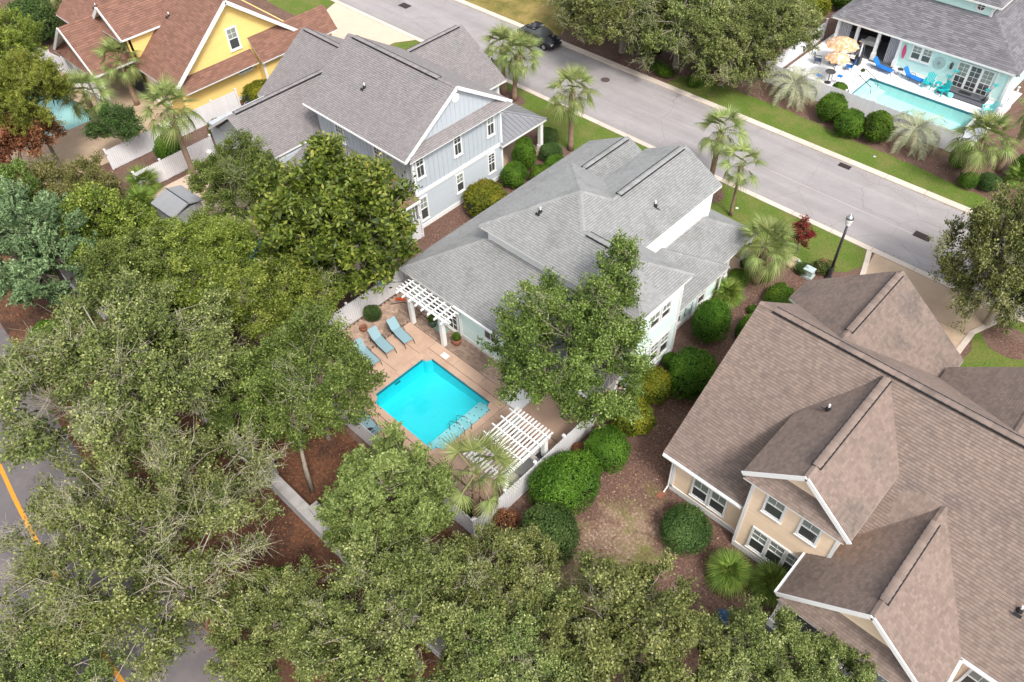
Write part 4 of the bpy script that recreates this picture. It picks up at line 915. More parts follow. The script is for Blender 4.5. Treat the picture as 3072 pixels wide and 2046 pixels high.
# ---- house with the white pool deck across the street ----------------------------------
H5 = thing('house', 'aqua house with slate gray roof behind the white pool deck', 'house', (0, 0, 0))
roof(H5, [[(-27.4, 69.0, 3.0), (-11.2, 69.0, 3.0), (-16.7, 74.5, 5.75), (-21.9, 74.5, 5.75)], [(-27.4, 69.0, 3.0), (-21.9, 74.5, 5.75), (-21.9, 86, 5.75), (-27.4, 86, 3.0)], [(-11.2, 69.0, 3.0), (-11.2, 88, 3.0), (-16.7, 88, 5.75), (-16.7, 74.5, 5.75)]], 'shingle_slate', ridges=[((-27.4, 69, 3), (-21.9, 74.5, 5.75)), ((-11.2, 69, 3), (-16.7, 74.5, 5.75))], du=.5, dv=.2)
wall(H5, -24.0, -15.75, 73.0, 82, 3.5, 6.0, 'mint_bright'); roof(H5, [[(-24.6, 72.5, 6.05), (-15.1, 72.5, 6.05), (-18.5, 76.5, 8.0), (-21.2, 76.5, 8.0)], [(-15.1, 72.5, 6.05), (-15.1, 84, 6.05), (-18.5, 84, 8.0), (-18.5, 76.5, 8.0)], [(-24.6, 72.5, 6.05), (-21.2, 76.5, 8.0), (-21.2, 84, 8.0), (-24.6, 84, 6.05)]], 'shingle_slate', du=.5, dv=.2)
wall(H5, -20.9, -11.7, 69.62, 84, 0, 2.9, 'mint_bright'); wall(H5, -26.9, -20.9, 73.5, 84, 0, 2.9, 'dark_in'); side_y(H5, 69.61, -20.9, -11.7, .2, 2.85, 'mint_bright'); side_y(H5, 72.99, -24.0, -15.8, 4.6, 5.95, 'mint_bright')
part_box(H5, 'porch_floor', -26.9, -20.9, 69.3, 73.4, .052, .14, 'mat_gray'); part_box(H5, 'baseboard', -20.9, -11.7, 69.55, 69.6, .05, .3, 'white')
for x in (-26.75, -24.9, -22.95, -20.95): column(H5, x, 69.65, .06, 2.9, .26)
for x0, x1 in ((-26.6, -25.6), (-22.0, -21.1)):
    mb = MB(); n = 12
    for i in range(n):
        a = x0 + (x1 - x0) * i / n; b = x0 + (x1 - x0) * (i + 1) / n; ya, yb = 69.85 + (.05 if i % 2 else -.05), 69.85 + (.05 if (i + 1) % 2 else -.05)
        mb.add([(a, ya, .1), (b, yb, .1), (b, yb, 2.85), (a, ya, 2.85)], [(0, 1, 2, 3)])
    mb.build('curtain', 'curtain', H5)
for x in (-19.45, -18.55): window(H5, 'y', (x, 69.58, 1.95), .68, 1.05, upper=(2, 2))
for x, bl in ((-15.4, True), (-14.4, False), (-13.4, True)): window(H5, 'y', (x, 69.58, 1.25), .8, 2.2, style='double' if bl else 'single', upper=(2, 3), lower=(2, 5) if not bl else (2, 2), blind=bl, trim=.1)
cw = MB(); cw.lathe([(.42, 0), (.42, .07), (.3, .07), (.3, .03)], 18); ro_ = cw.build('round_window', 'white', H5, mtx=Matrix.Translation((-16.75, 72.99, 5.55)) @ Matrix.Rotation(math.pi / 2, 4, 'X'))
MB().lathe([(.29, .03), (.29, .05)], 18).build('pane', 'glass', ro_); MB().box(-.3, .3, -.02, .02, .05, .075).box(-.02, .02, -.3, .3, .05, .078).build('muntin', 'white', ro_)
part_box(H5, 'corner_board', -11.85, -11.66, 69.5, 69.66, .1, 2.9, 'white'); part_box(H5, 'corner_board', -12.75, -12.6, 69.5, 69.6, .1, 2.9, 'white'); part_box(H5, 'corner_board', -15.9, -15.7, 72.93, 73.05, 4.6, 5.95, 'white')
part_box(H5, 'door_step', -16.3, -12.6, 68.55, 69.5, .052, .28, 'mat_gray'); part_box(H5, 'door_step', -16.5, -12.4, 68.0, 68.5, .052, .17, 'mat_gray'); part_box(H5, 'threshold', -24.7, -23.1, 68.9, 69.25, .052, .16, 'white')

# ---- corner of a gray house at the far upper left --------------------------------------
H6 = thing('house', 'corner of a pale gray house with white porch columns, far upper left', 'house', (0, 0, 0))
roof(H6, [[(-100, 24.6, 3.0), (-90.3, 24.6, 3.0), (-90.3, 33, 7.5), (-100, 33, 7.5)], [(-100, 33, 7.5), (-90.3, 33, 7.5), (-90.3, 41, 3), (-100, 41, 3)]], 'shingle_gray', du=.5, dv=.22)
wall(H6, -100, -91.5, 27.0, 40, 0, 3, 'graywall'); gable_wall(H6, 'x', -90.9, [(25, 3), (40.6, 3), (33, 7.2)], 'graywall')
for x in (-90.8, -92.9, -95.0): column(H6, x, 25.1, .02, 2.9, .34)
wall(H6, -91.4, -90.9, 27.5, 40, 0, 3.0, 'graywall')
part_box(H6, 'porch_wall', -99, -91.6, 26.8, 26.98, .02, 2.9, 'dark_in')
# ------------------------------------------------------------------ vegetation
def unit(a): return a / np.maximum(np.linalg.norm(a, axis=-1, keepdims=True), 1e-9)
def leaves_mesh(name, C, D, Nn, Ln, Wd, rnd, m):
    """diamond leaves: centre C, axis D, normal Nn"""
    S = unit(np.cross(D, Nn)); n = len(C)
    Ln = Ln[:, None]; Wd = Wd[:, None]
    V = np.stack([C - D * Ln * .5, C + S * Wd * .5 + D * Ln * .05, C + D * Ln * .5, C - S * Wd * .5 + D * Ln * .05], 1).reshape(-1, 3)
    return mesh_np(name, V, np.arange(4 * n).reshape(n, 4), [m], rnd)
def tubes_mesh(name, segs, m, n=4):
    """segs: list of (path, radii)"""
    V = []; F = []; b = 0
    an = np.arange(n) * 2 * np.pi / n
    for path, rad in segs:
        P = np.asarray(path, float); k = len(P); d = unit(np.gradient(P, axis=0))
        up = np.where(np.abs(d[:, 2:3]) < .9, np.array([[0, 0, 1.]]), np.array([[1., 0, 0]]))
        r = unit(np.cross(d, up)); t = np.cross(r, d); R = np.asarray(rad, float)[:, None, None]
        V.append((P[:, None] + R * (r[:, None] * np.cos(an)[None, :, None] + t[:, None] * np.sin(an)[None, :, None])).reshape(-1, 3))
        i, j = np.meshgrid(np.arange(k - 1), np.arange(n), indexing='ij'); i = i.ravel(); j = j.ravel(); j2 = (j + 1) % n
        F.append(np.stack([b + i * n + j, b + i * n + j2, b + (i + 1) * n + j2, b + (i + 1) * n + j], 1)); b += k * n
    return mesh_np(name, np.concatenate(V), np.concatenate(F), [m], smooth=True)
def make_tree(seed, R, Hc, zc, m, n_cl=80, sprigs=13, per=22, leaf=(.13, .07), bark='bark', twig='twig', bare=0.25, up=.35, clr=.21, spread=.1, lean=(0, 0), needles=False, low=-.35, trunk_r=.22, twr=.010, hole=0.0, lobes=()):
    """returns dict of shared meshes for one kind of tree; crown radius R, half height Hc, crown centre zc"""
    g = np.random.default_rng(seed)
    d = unit(g.normal(size=(n_cl * 6, 3))); d = d[d[:, 2] > low][:n_cl]
    lump = 1 + .16 * np.sin(d[:, 0] * 5 + seed) * np.sin(d[:, 1] * 4.3 + seed * 2) + .10 * np.sin(d[:, 2] * 7 + seed)
    rr = np.where(g.random(len(d)) < .72, g.uniform(.72, 1.0, len(d)), g.uniform(.2, .72, len(d))) * lump
    cc = d * rr[:, None] * np.array([R, R, Hc]) + np.array([lean[0], lean[1], zc])
    for (lx, ly, lz, lr, ln_) in lobes:
        cc = np.concatenate([cc, np.array([lx, ly, lz]) + unit(g.normal(size=(ln_, 3))) * (g.uniform(.3, 1, (ln_, 1)) * np.array([[lr, lr, lr * 1.25]]))])
    segs = []
    fork = np.array([0, 0, zc - Hc * .75]); tr = np.array([0, 0, 0.])
    segs.append(([tr, fork * np.array([1, 1, .5]) + g.normal(size=3) * np.array([.08, .08, 0]), fork], [trunk_r * 1.25, trunk_r, trunk_r * .9]))
    nl = 7; ang = g.uniform(0, 6.28) + np.arange(nl) * 2 * np.pi / nl
    lim = np.stack([np.cos(ang) * R * .48, np.sin(ang) * R * .48, np.full(nl, zc - Hc * .05)], 1) + g.normal(size=(nl, 3)) * R * .08
    lim[0] = np.array([0, 0, zc + Hc * .3]); lim[:, :2] += np.array(lean) * .7
    if lobes: lim = np.concatenate([lim, np.array([[a[0], a[1], a[2]] for a in lobes])])
    for l in lim:
        mid = fork * .5 + l * .5 + np.array([0, 0, -.12 * Hc]) + g.normal(size=3) * .12
        segs.append(([fork, mid, l], [trunk_r * .62, trunk_r * .46, trunk_r * .3]))
    cc = np.concatenate([cc, lim + np.array([0, 0, .22 * Hc]) + g.normal(size=lim.shape) * .06 * R])
    own = np.argmin(((cc[:, None] - lim[None]) ** 2).sum(-1), 1)
    for c, k in zip(cc, own):
        l = lim[k]; mid = l * .5 + c * .5 + g.normal(size=3) * .16 * R * .4 + np.array([0, 0, .08 * R])
        segs.append(([l, mid, c], [trunk_r * .20, trunk_r * .11, trunk_r * .05]))
    tw = []; Cs = []; Ds = []; Ts = []
    cen = np.array([lean[0], lean[1], zc - Hc * .3])
    for i, c in enumerate(cc):
        r = clr * R * g.uniform(.75, 1.25); out = unit(c - cen); tone = g.uniform(-.2, .2)
        isbare = g.random() < bare; dens = g.uniform(.5, .85) if isbare else (0.15 if g.random() < hole else 1.0)
        for s in range(sprigs):
            dr = unit(out * .75 + g.normal(size=3) * .62 + np.array([0, 0, up * .6])); ln = r * g.uniform(.75, 1.25)
            st = c + g.normal(size=3) * r * .28; en = st + dr * ln
            mid = st + dr * ln * .5 + g.normal(size=3) * ln * .13
            ext = 1.28 if isbare else 1.0
            en2 = st + (en - st) * ext
            if isbare or s % 3 == 0:
                w1 = st + (mid - st) * .5 + g.normal(size=3) * ln * .09; w2 = mid + (en2 - mid) * .55 + g.normal(size=3) * ln * .12
                tw.append(([st - dr * ln * .15, w1, mid, w2, en2 + g.normal(size=3) * ln * .08], [twr * 1.3, twr * 1.1, twr, twr * .75, twr * .35]))
            if isbare:
                for q in range(3):
                    b0 = mid + (en2 - mid) * g.uniform(.1, .6); tw.append(([b0, b0 + (dr + g.normal(size=3) * .8) * ln * .22, b0 + (dr + g.normal(size=3) * 1.0) * ln * .45], [twr * .8, twr * .6, twr * .3]))
            k = max(3, int(per * dens)); t = g.uniform(.12, 1.03, k)[:, None]
            P = st * (1 - t) ** 2 + 2 * (mid) * t * (1 - t) + en * t ** 2 + g.normal(size=(k, 3)) * spread * np.array([1, 1, .75])
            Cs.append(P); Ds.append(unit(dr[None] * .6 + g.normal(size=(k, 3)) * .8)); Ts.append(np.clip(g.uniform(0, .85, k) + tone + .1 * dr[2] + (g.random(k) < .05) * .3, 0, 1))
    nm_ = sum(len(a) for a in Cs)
    for c in cc:                                           # oversized leaves added to block light; their dark tone paints in crown shade
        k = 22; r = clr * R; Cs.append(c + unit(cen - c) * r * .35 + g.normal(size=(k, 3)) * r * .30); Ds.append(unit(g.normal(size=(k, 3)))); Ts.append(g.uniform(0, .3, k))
    C = np.concatenate(Cs); D = np.concatenate(Ds); T = np.concatenate(Ts); n = len(C)
    Nn = unit(g.normal(size=(n, 3)) * .75 + np.array([0, 0, 1.0])); D = unit(D - Nn * (D * Nn).sum(1, keepdims=True) * .6)
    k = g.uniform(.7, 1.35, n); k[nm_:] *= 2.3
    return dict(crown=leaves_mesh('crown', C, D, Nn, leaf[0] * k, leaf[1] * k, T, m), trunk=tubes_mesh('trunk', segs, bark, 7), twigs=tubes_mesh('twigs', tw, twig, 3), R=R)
def tree(kind, name, label, x, y, s=1.0, rz=None, sz=None, cat='tree', group=None, crown_mat=None):
    o = thing(name, label, cat, (x, y, 0), random.uniform(0, 6.28) if rz is None else rz, group)
    o.scale = (s, s, sz or s)
    k = KIND[kind]
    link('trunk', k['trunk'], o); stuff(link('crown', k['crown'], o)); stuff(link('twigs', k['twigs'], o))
    return o
KIND = {}
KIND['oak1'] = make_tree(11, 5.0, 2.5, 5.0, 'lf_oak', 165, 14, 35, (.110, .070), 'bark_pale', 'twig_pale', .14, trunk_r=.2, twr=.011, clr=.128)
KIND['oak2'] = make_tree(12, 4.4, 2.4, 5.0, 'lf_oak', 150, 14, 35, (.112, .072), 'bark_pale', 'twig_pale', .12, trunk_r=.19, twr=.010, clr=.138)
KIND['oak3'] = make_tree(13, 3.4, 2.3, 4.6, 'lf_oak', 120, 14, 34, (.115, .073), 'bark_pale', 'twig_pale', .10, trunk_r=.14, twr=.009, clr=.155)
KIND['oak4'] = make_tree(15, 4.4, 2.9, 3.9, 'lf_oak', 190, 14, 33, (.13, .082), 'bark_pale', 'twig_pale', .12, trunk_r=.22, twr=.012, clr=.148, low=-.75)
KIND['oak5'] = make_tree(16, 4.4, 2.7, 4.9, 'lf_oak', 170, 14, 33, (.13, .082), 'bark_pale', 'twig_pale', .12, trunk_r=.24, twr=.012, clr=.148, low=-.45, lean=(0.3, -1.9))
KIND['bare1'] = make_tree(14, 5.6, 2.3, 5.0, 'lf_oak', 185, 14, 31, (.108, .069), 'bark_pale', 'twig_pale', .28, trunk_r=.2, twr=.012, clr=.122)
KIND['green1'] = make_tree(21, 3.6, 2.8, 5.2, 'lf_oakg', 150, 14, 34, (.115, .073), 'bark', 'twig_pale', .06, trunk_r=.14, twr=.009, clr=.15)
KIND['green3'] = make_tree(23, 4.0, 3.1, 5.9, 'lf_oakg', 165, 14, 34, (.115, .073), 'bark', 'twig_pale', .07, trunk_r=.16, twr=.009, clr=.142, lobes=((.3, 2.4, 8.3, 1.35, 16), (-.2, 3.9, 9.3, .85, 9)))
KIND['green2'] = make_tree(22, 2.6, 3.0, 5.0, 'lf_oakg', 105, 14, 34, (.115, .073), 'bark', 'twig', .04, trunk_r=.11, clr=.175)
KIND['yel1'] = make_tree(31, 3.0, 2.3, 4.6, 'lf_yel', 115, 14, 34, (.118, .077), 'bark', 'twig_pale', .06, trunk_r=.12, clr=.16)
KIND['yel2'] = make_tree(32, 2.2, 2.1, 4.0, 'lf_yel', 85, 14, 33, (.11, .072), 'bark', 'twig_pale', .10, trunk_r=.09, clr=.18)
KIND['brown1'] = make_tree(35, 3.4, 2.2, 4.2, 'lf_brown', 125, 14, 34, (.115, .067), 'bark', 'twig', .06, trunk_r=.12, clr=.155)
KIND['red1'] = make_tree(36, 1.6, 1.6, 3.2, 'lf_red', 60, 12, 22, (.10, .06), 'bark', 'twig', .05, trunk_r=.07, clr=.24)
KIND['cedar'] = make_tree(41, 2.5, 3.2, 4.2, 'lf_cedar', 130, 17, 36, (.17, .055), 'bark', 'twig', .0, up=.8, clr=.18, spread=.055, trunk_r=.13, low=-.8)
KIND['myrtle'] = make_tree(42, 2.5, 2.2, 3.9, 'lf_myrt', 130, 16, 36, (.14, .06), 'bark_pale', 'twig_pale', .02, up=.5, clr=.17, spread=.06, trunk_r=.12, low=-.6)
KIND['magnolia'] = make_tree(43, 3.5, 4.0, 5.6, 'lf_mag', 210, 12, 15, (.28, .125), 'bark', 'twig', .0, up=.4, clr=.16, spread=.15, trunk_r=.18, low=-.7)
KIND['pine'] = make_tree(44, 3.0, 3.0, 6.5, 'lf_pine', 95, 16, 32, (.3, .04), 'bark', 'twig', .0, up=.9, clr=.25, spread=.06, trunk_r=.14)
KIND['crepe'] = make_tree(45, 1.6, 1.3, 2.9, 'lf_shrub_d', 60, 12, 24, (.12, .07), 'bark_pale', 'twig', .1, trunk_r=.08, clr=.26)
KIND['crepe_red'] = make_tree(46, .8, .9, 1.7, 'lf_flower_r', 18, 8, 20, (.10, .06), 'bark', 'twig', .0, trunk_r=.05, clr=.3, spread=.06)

# big trees: (kind, x, y, scale, label)
TREES = [
 ('green3', 'oak_tree', -17.0, 20.9, 1.0, 'large green oak leaning over the mint house roof beside the pool', 0),
 ('magnolia', 'magnolia_tree', -33.7, 19.0, 1.15, 'broad leaved glossy magnolia between the gray house and the mint house', 0),
 ('green1', 'oak_tree', -26.0, 10.9, .95, 'green oak overhanging the left edge of the turquoise pool', 2.0),
 ('yel1', 'oak_tree', -32.5, 13.4, .96, 'yellow green tree between the magnolia and the turquoise pool', 1.0),
 ('oak1', 'live_oak_tree', -33.0, 4.5, 1.2, 'wide gray branched live oak at the left beside the wooded road', 1.3),
 ('bare1', 'live_oak_tree', -24.0, .6, 1.02, 'live oak full of bare pale twigs over the yellow road line', .3),
 ('oak2', 'live_oak_tree', -22.7, -6.0, .72, 'small live oak crown in the bottom left corner', 2.2),
 ('myrtle', 'wax_myrtle_tree', -18.0, 9.3, 1.12, 'fluffy pale green tree at the lower corner of the pool deck', .7),
 ('oak2', 'live_oak_tree', -12.9, 5.9, .93, 'live oak at the bottom centre left of the sandy lawn', 4.0),
 ('oak3', 'live_oak_tree', -11.5, 9.9, .79, 'live oak just below the round dark shrubs at lower centre', 5.0),
 ('oak3', 'live_oak_tree', -5.4, 11.7, .97, 'live oak at the bottom right of the sandy lawn', 1.0),
 ('oak3', 'live_oak_tree', -1.7, 15.0, .7, 'small live oak in front of the peach house porch', 2.5),
 ('oak3', 'live_oak_tree', .9, 16.2, .6, 'smallest live oak under the peach porch gable', 3.6),
 ('oak2', 'live_oak_tree', -8.4, 7.6, .77, 'live oak on the bottom edge right of centre', 5.5),
 ('oak3', 'live_oak_tree', -17.1, 2.2, .75, 'live oak between the twiggy oak and the bottom centre oak', .2),
 ('cedar', 'cedar_tree', -46.4, 6.2, 1.24, 'blue green cedar at the left edge', .3),
 ('yel2', 'young_oak_tree', -45.4, 9.5, 1.25, 'bushy yellow green tree right of the blue green cedar', 1.2),
 ('yel1', 'young_oak_tree', -39.6, 11.4, 1.0, 'yellow green tree in the thicket below the gray storage shed', 2.1),
 ('green2', 'young_oak_tree', -39.9, 8.6, .98, 'darker tree in the thicket between the cedar and the gray oak', 3.1),
 ('yel2', 'young_oak_tree', -38.5, 13.7, 1.05, 'yellow green tree over the teal pool', 4.1),
 ('yel1', 'young_oak_tree', -35.8, 10.1, 1.03, 'yellow green tree behind the gray branched live oak', 5.2),
 ('green1', 'young_oak_tree', -29.6, 8.4, .6, 'dark green tree between the gray oak and the pool side oak', .9),
 ('oak3', 'young_oak_tree', -36.5, 16.0, .62, 'pale twiggy tree right below the teal pool', 3.3),
 ('green1', 'young_oak_tree', -44.2, 18.7, .84, 'rounded tree left of the magnolia in front of the gray house', 2.2),
 ('yel2', 'young_oak_tree', -42.6, 14.6, .7, 'yellow green tree beside the gray storage shed', 2.9),
 ('brown1', 'brownish_oak_tree', -50.6, 9.2, 1.05, 'brownish tree below the red foliage at the left edge', .6),
 ('green2', 'young_oak_tree', -52.6, 6.7, .98, 'dark tree behind the blue green cedar at the left edge', 1.6),
 ('red1', 'red_leaved_tree', -61.7, 11.4, 1.4, 'rust red tree below the pale blue pool', .5),
 ('red1', 'red_leaved_tree', -61.6, 9.5, 1.33, 'rust red tree at the very left edge', 2.0),
 ('pine', 'pine_tree', -62.4, 12.5, 1.02, 'yellow green pine at the left edge over the pale blue pool', .5),
 ('pine', 'pine_tree', -71.4, 14.2, 1.0, 'second pine at the left edge behind the larger pine', 2.5),
 ('crepe', 'crape_myrtle_tree', -59.8, 17.0, 1.05, 'dark multi stemmed crape myrtle by the white fence', .5),
 ('oak5', 'live_oak_tree', -40.9, 56.4, 1.08, 'live oak over the kerb across the street with a forked trunk', 0),
 ('oak4', 'live_oak_tree', -35.6, 57.4, 1.12, 'gray live oak across the street, middle of the row', 2.8),
 ('oak4', 'live_oak_tree', -30.8, 57.3, .86, 'live oak across the street next to the white fence', 1.8),
 ('oak3', 'live_oak_tree', -28.6, 60.6, 1.0, 'live oak behind the white fence of the aqua house', 4.4),
 ('oak4', 'live_oak_tree', -33.9, 64.0, 1.1, 'live oak at the top edge behind the street trees', 5.4),
 ('oak4', 'live_oak_tree', -46.6, 58.6, .85, 'live oak at the top edge beside the black car', 3.4),
 ('oak4', 'live_oak_tree', -2.6, 43.9, .84, 'round live oak at the right edge beside the driveway', 0),
]
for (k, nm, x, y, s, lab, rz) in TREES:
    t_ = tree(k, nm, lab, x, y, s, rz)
    if lab.startswith('round live oak at the right'): t_.scale = (.86, .86, 1.25)
# slim pale trunk seen in the mulch below the pool side oak
tb = MB(); tb.tube([(-23.9, 8.2, 0), (-24.15, 8.4, 1.8), (-24.7, 8.9, 3.8)], [.15, .12, .10], 8); tb_o = tb.build('trunk', 'bark_pale', None, smooth=True)
tb_o.parent = [o for o in bpy.data.objects if o.get('label') == 'green oak overhanging the left edge of the turquoise pool'][0]
tb_o.matrix_parent_inverse = Matrix.LocRotScale(tb_o.parent.location, tb_o.parent.rotation_euler, tb_o.parent.scale).inverted()
tree('crepe_red', 'crape_myrtle_tree', 'small crape myrtle with red flowers behind the palm near the lamp', -14.6, 41.8, 1.05, .5)

# ---- clipped shrubs
def shrub_mesh(seed, m, n=9000, leaf=(.10, .065), flat=.9):
    g = np.random.default_rng(seed); d = unit(g.normal(size=(n, 3))); d[:, 2] = np.where(d[:, 2] < -.55, -d[:, 2], d[:, 2])
    bump = 1 + .075 * np.sin(d[:, 0] * 3.1 + seed) * np.sin(d[:, 1] * 3.7 + seed * 2) + .05 * np.sin(d[:, 0] * 7 + seed) * np.sin(d[:, 1] * 8 + d[:, 2] * 5) + .04 * np.sin(d[:, 2] * 9 + seed) + .035 * np.sin(d[:, 0] * 17) * np.sin(d[:, 1] * 19 + d[:, 2] * 13) + (g.random(n) < .03) * g.uniform(.02, .10, n)
    sq = np.sign(d) * np.abs(d) ** flat; r = unit(sq) * (bump * g.uniform(.86, 1.03, n))[:, None]
    Nn = unit(d * .9 + g.normal(size=(n, 3)) * .55); D = unit(g.normal(size=(n, 3))); D = unit(D - Nn * (D * Nn).sum(1, keepdims=True))
    k = g.uniform(.7, 1.3, n); C = r * np.array([1, 1, 1.]); 
    T = np.clip(g.uniform(0, .8, n) + .28 * np.sin(d[:, 0] * 3.1 + seed) * np.sin(d[:, 1] * 2.7) + .15 * d[:, 2], 0, 1)
    return leaves_mesh('foliage', C, D, Nn, leaf[0] * k, leaf[1] * k, T, m)
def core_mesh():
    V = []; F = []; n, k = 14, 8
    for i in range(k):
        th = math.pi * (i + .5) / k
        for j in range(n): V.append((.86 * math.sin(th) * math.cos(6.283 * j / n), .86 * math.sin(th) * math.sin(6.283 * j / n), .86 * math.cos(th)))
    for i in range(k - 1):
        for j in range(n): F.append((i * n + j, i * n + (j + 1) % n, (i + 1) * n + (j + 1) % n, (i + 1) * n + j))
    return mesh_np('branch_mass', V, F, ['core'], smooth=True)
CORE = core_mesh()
SH = {'g': shrub_mesh(1, 'lf_shrub', 10000, (.085, .055)), 'y': shrub_mesh(2, 'lf_shrub_y', 9000, (.085, .055)), 'd': shrub_mesh(3, 'lf_shrub_d', 9000, (.075, .045)), 'k': shrub_mesh(4, 'lf_shrub', 12000, (.065, .042)),
      'r': shrub_mesh(5, 'lf_red', 1500, (.14, .08)), 'fy': shrub_mesh(6, 'lf_flower_y', 1600, (.12, .09)), 'fp': shrub_mesh(8, 'lf_flower_p', 1700, (.14, .10))}
def shrub(kind, label, x, y, rx, ry, h, cat='shrub', name='shrub', rz=0.0):
    o = thing(name, label, cat, (x, y, 0), rz)
    f = link('foliage', SH[kind], o, Matrix.Translation((0, 0, h * .48)) @ Matrix.Diagonal((rx, ry, h * .52, 1)) @ Matrix.Rotation(x * 7.3 + y * 3.1, 4, 'Z')); stuff(f)
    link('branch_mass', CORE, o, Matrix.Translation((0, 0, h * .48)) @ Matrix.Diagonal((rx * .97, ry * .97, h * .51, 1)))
    return o
SHR = [('y', 'large golden green hedge along the gray house side wall', -33.9, 31.4, 1.05, 2.05, 2.0),
 ('g', 'cone shaped dark shrub by the gray house porch', -35.2, 37.0, .95, .95, 2.6), ('g', 'bright green shrub between the golden hedge and the cone shrub', -34.4, 35.0, 1.0, 1.05, 1.8),
 ('g', 'low green shrub right of the cone shaped shrub', -33.1, 36.6, .8, 1.0, 1.3), ('d', 'dark shrub beside the gray house porch column', -36.0, 40.6, .95, .8, 1.5), ('d', 'dark shrub in front of the porch column near the palm', -34.5, 39.3, .9, .9, 1.4), ('g', 'small green shrub at the mint house corner by the palm', -33.2, 38.3, .8, 1.1, 1.2),
 ('k', 'tall egg shaped clipped shrub beside the mint house', -14.6, 31.4, 1.1, 1.15, 3.1), ('k', 'big rounded clipped shrub between the mint and brown roofs', -13.1, 27.3, 1.35, 1.5, 2.9),
 ('y', 'olive green shrub beside the mint house lower windows', -14.4, 25.5, 1.1, 1.0, 2.0), ('y', 'golden olive shrub by the lanai column', -14.0, 22.9, 1.25, 1.1, 2.0),
 ('k', 'bright green round shrub next to the white fence', -13.6, 20.2, 1.2, 1.2, 2.2), ('k', 'largest bright green shrub outside the fence by the pergola', -13.75, 17.1, 1.5, 2.0, 2.6),
 ('d', 'dark green round shrub above the bottom oaks', -12.5, 14.4, 1.45, 1.55, 2.4), ('d', 'dull green round shrub in front of the peach wall', -7.85, 19.3, 1.35, 1.2, 1.6),
 ('g', 'small shrub at the foot of the mint house corner', -15.0, 28.1, .55, .55, .9),
 ('k', 'clipped ball shrub left of the short palm near the lamp', -15.9, 36.8, .7, .7, 1.1), ('k', 'clipped ball shrub right of the short palm', -14.9, 38.2, .5, .5, .9), ('g', 'round shrub behind the short palm', -16.2, 38.6, .6, .6, 1.0),
 ('g', 'spreading hedge behind the brown garage roof', -12.8, 36.9, .9, 1.5, 1.0), ('g', 'shrub at the left eave of the brown garage roof', -13.1, 33.4, .6, 1.1, 1.3), ('g', 'tiny shrub in the mulch bed near the lamp', -13.6, 38.4, .3, .3, .4), ('g', 'smallest shrub beside the egg shaped shrub', -13.8, 35.2, .35, .35, .5),
 ('g', 'round shrub across the street, leftmost of three by the white fence', -21.1, 58.5, 1.25, 1.25, 2.1), ('g', 'round shrub across the street, middle of three by the white fence', -18.95, 57.4, 1.2, 1.2, 2.0), ('g', 'upright shrub across the street beside the drooping pindo palm', -17.0, 58.0, .95, 1.4, 2.4),
 ('g', 'small shrub between the white fence and the aqua pool', -22.1, 61.6, .75, .75, 1.5), ('k', 'small clipped ball across the street below the leaning palm', -9.2, 56.8, .7, .7, 1.2), ('d', 'clipped ball across the street, rightmost', -8.0, 57.5, .8, .8, 1.2), ('g', 'shrub behind the palm trunk across the street', -10.6, 58.6, .9, .8, 2.0), ('g', 'shrub at the right edge across the street', -6.6, 60.5, 1.0, .9, 2.0),
 ('y', 'yellow green shrub at the corner of the aqua house', -31.3, 73.2, 1.6, 2.4, 2.6), ('g', 'dark shrub at the top edge behind the yellow green shrub', -30.0, 77.5, 1.6, 1.6, 2.4),
 ('y', 'long hedge below the yellow house wall', -59.2, 29.2, .95, 1.9, 1.7), ('d', 'dark rounded evergreen at the far left of the yellow house', -85.4, 21.3, 2.4, 2.2, 4.2), ('y', 'small round shrub by the fence corner near the yellow house', -57.5, 23.9, .9, .9, 1.4), ('g', 'low shrub between the white fence and the gray roof', -57.0, 27.0, .8, 1.9, .9),
 ('g', 'dark green shrub behind the tall palm by the white fence', -57.6, 19.4, 1.15, 1.1, 1.9), ('r', 'reddish nandina bush at the fence corner by the pergola', -14.75, 13.6, .7, .8, 1.2), ('r', 'small reddish bush outside the white fence by the lanai', -14.9, 19.6, .45, .6, .7), ('d', 'potted dark shrub by the fence behind the loungers', -31.3, 18.6, .6, .5, 1.2),
 ('fy', 'bed of yellow flowers by the palm bases', -20.0, 40.8, .9, .5, .45), ('fp', 'pink rose bush next to the street lamp', -12.4, 41.6, .8, .5, .8), ('d', 'low bush beside the utility box', -13.3, 40.6, .6, .5, .7),
 ('g', 'spreading ground shrub under the street oaks', -36.0, 55.8, 1.6, .7, .7), ('g', 'small shrub under the second street oak', -32.4, 55.7, .7, .7, .9), ('r', 'red leaved shrub under the street oaks', -31.2, 57.6, 1.0, .8, 1.0), ('g', 'shrub beside the forked oak trunk', -38.7, 57.9, 1.2, .9, 1.4),
 ('g', 'understory shrub by the wooded road', -44.5, 3.6, 1.3, 1.2, 1.8), ('d', 'dark understory shrub beside the white boundary wall', -30.2, 6.2, 1.1, 1.0, 1.5), ('g', 'understory shrub at the foot of the twiggy live oak', -20.2, 3.4, 1.2, 1.2, 1.8), ('d', 'dark bush under the pool corner palm', -16.9, 12.9, .6, .6, .9)]
for a in SHR: shrub(*a[:1], *a[1:])

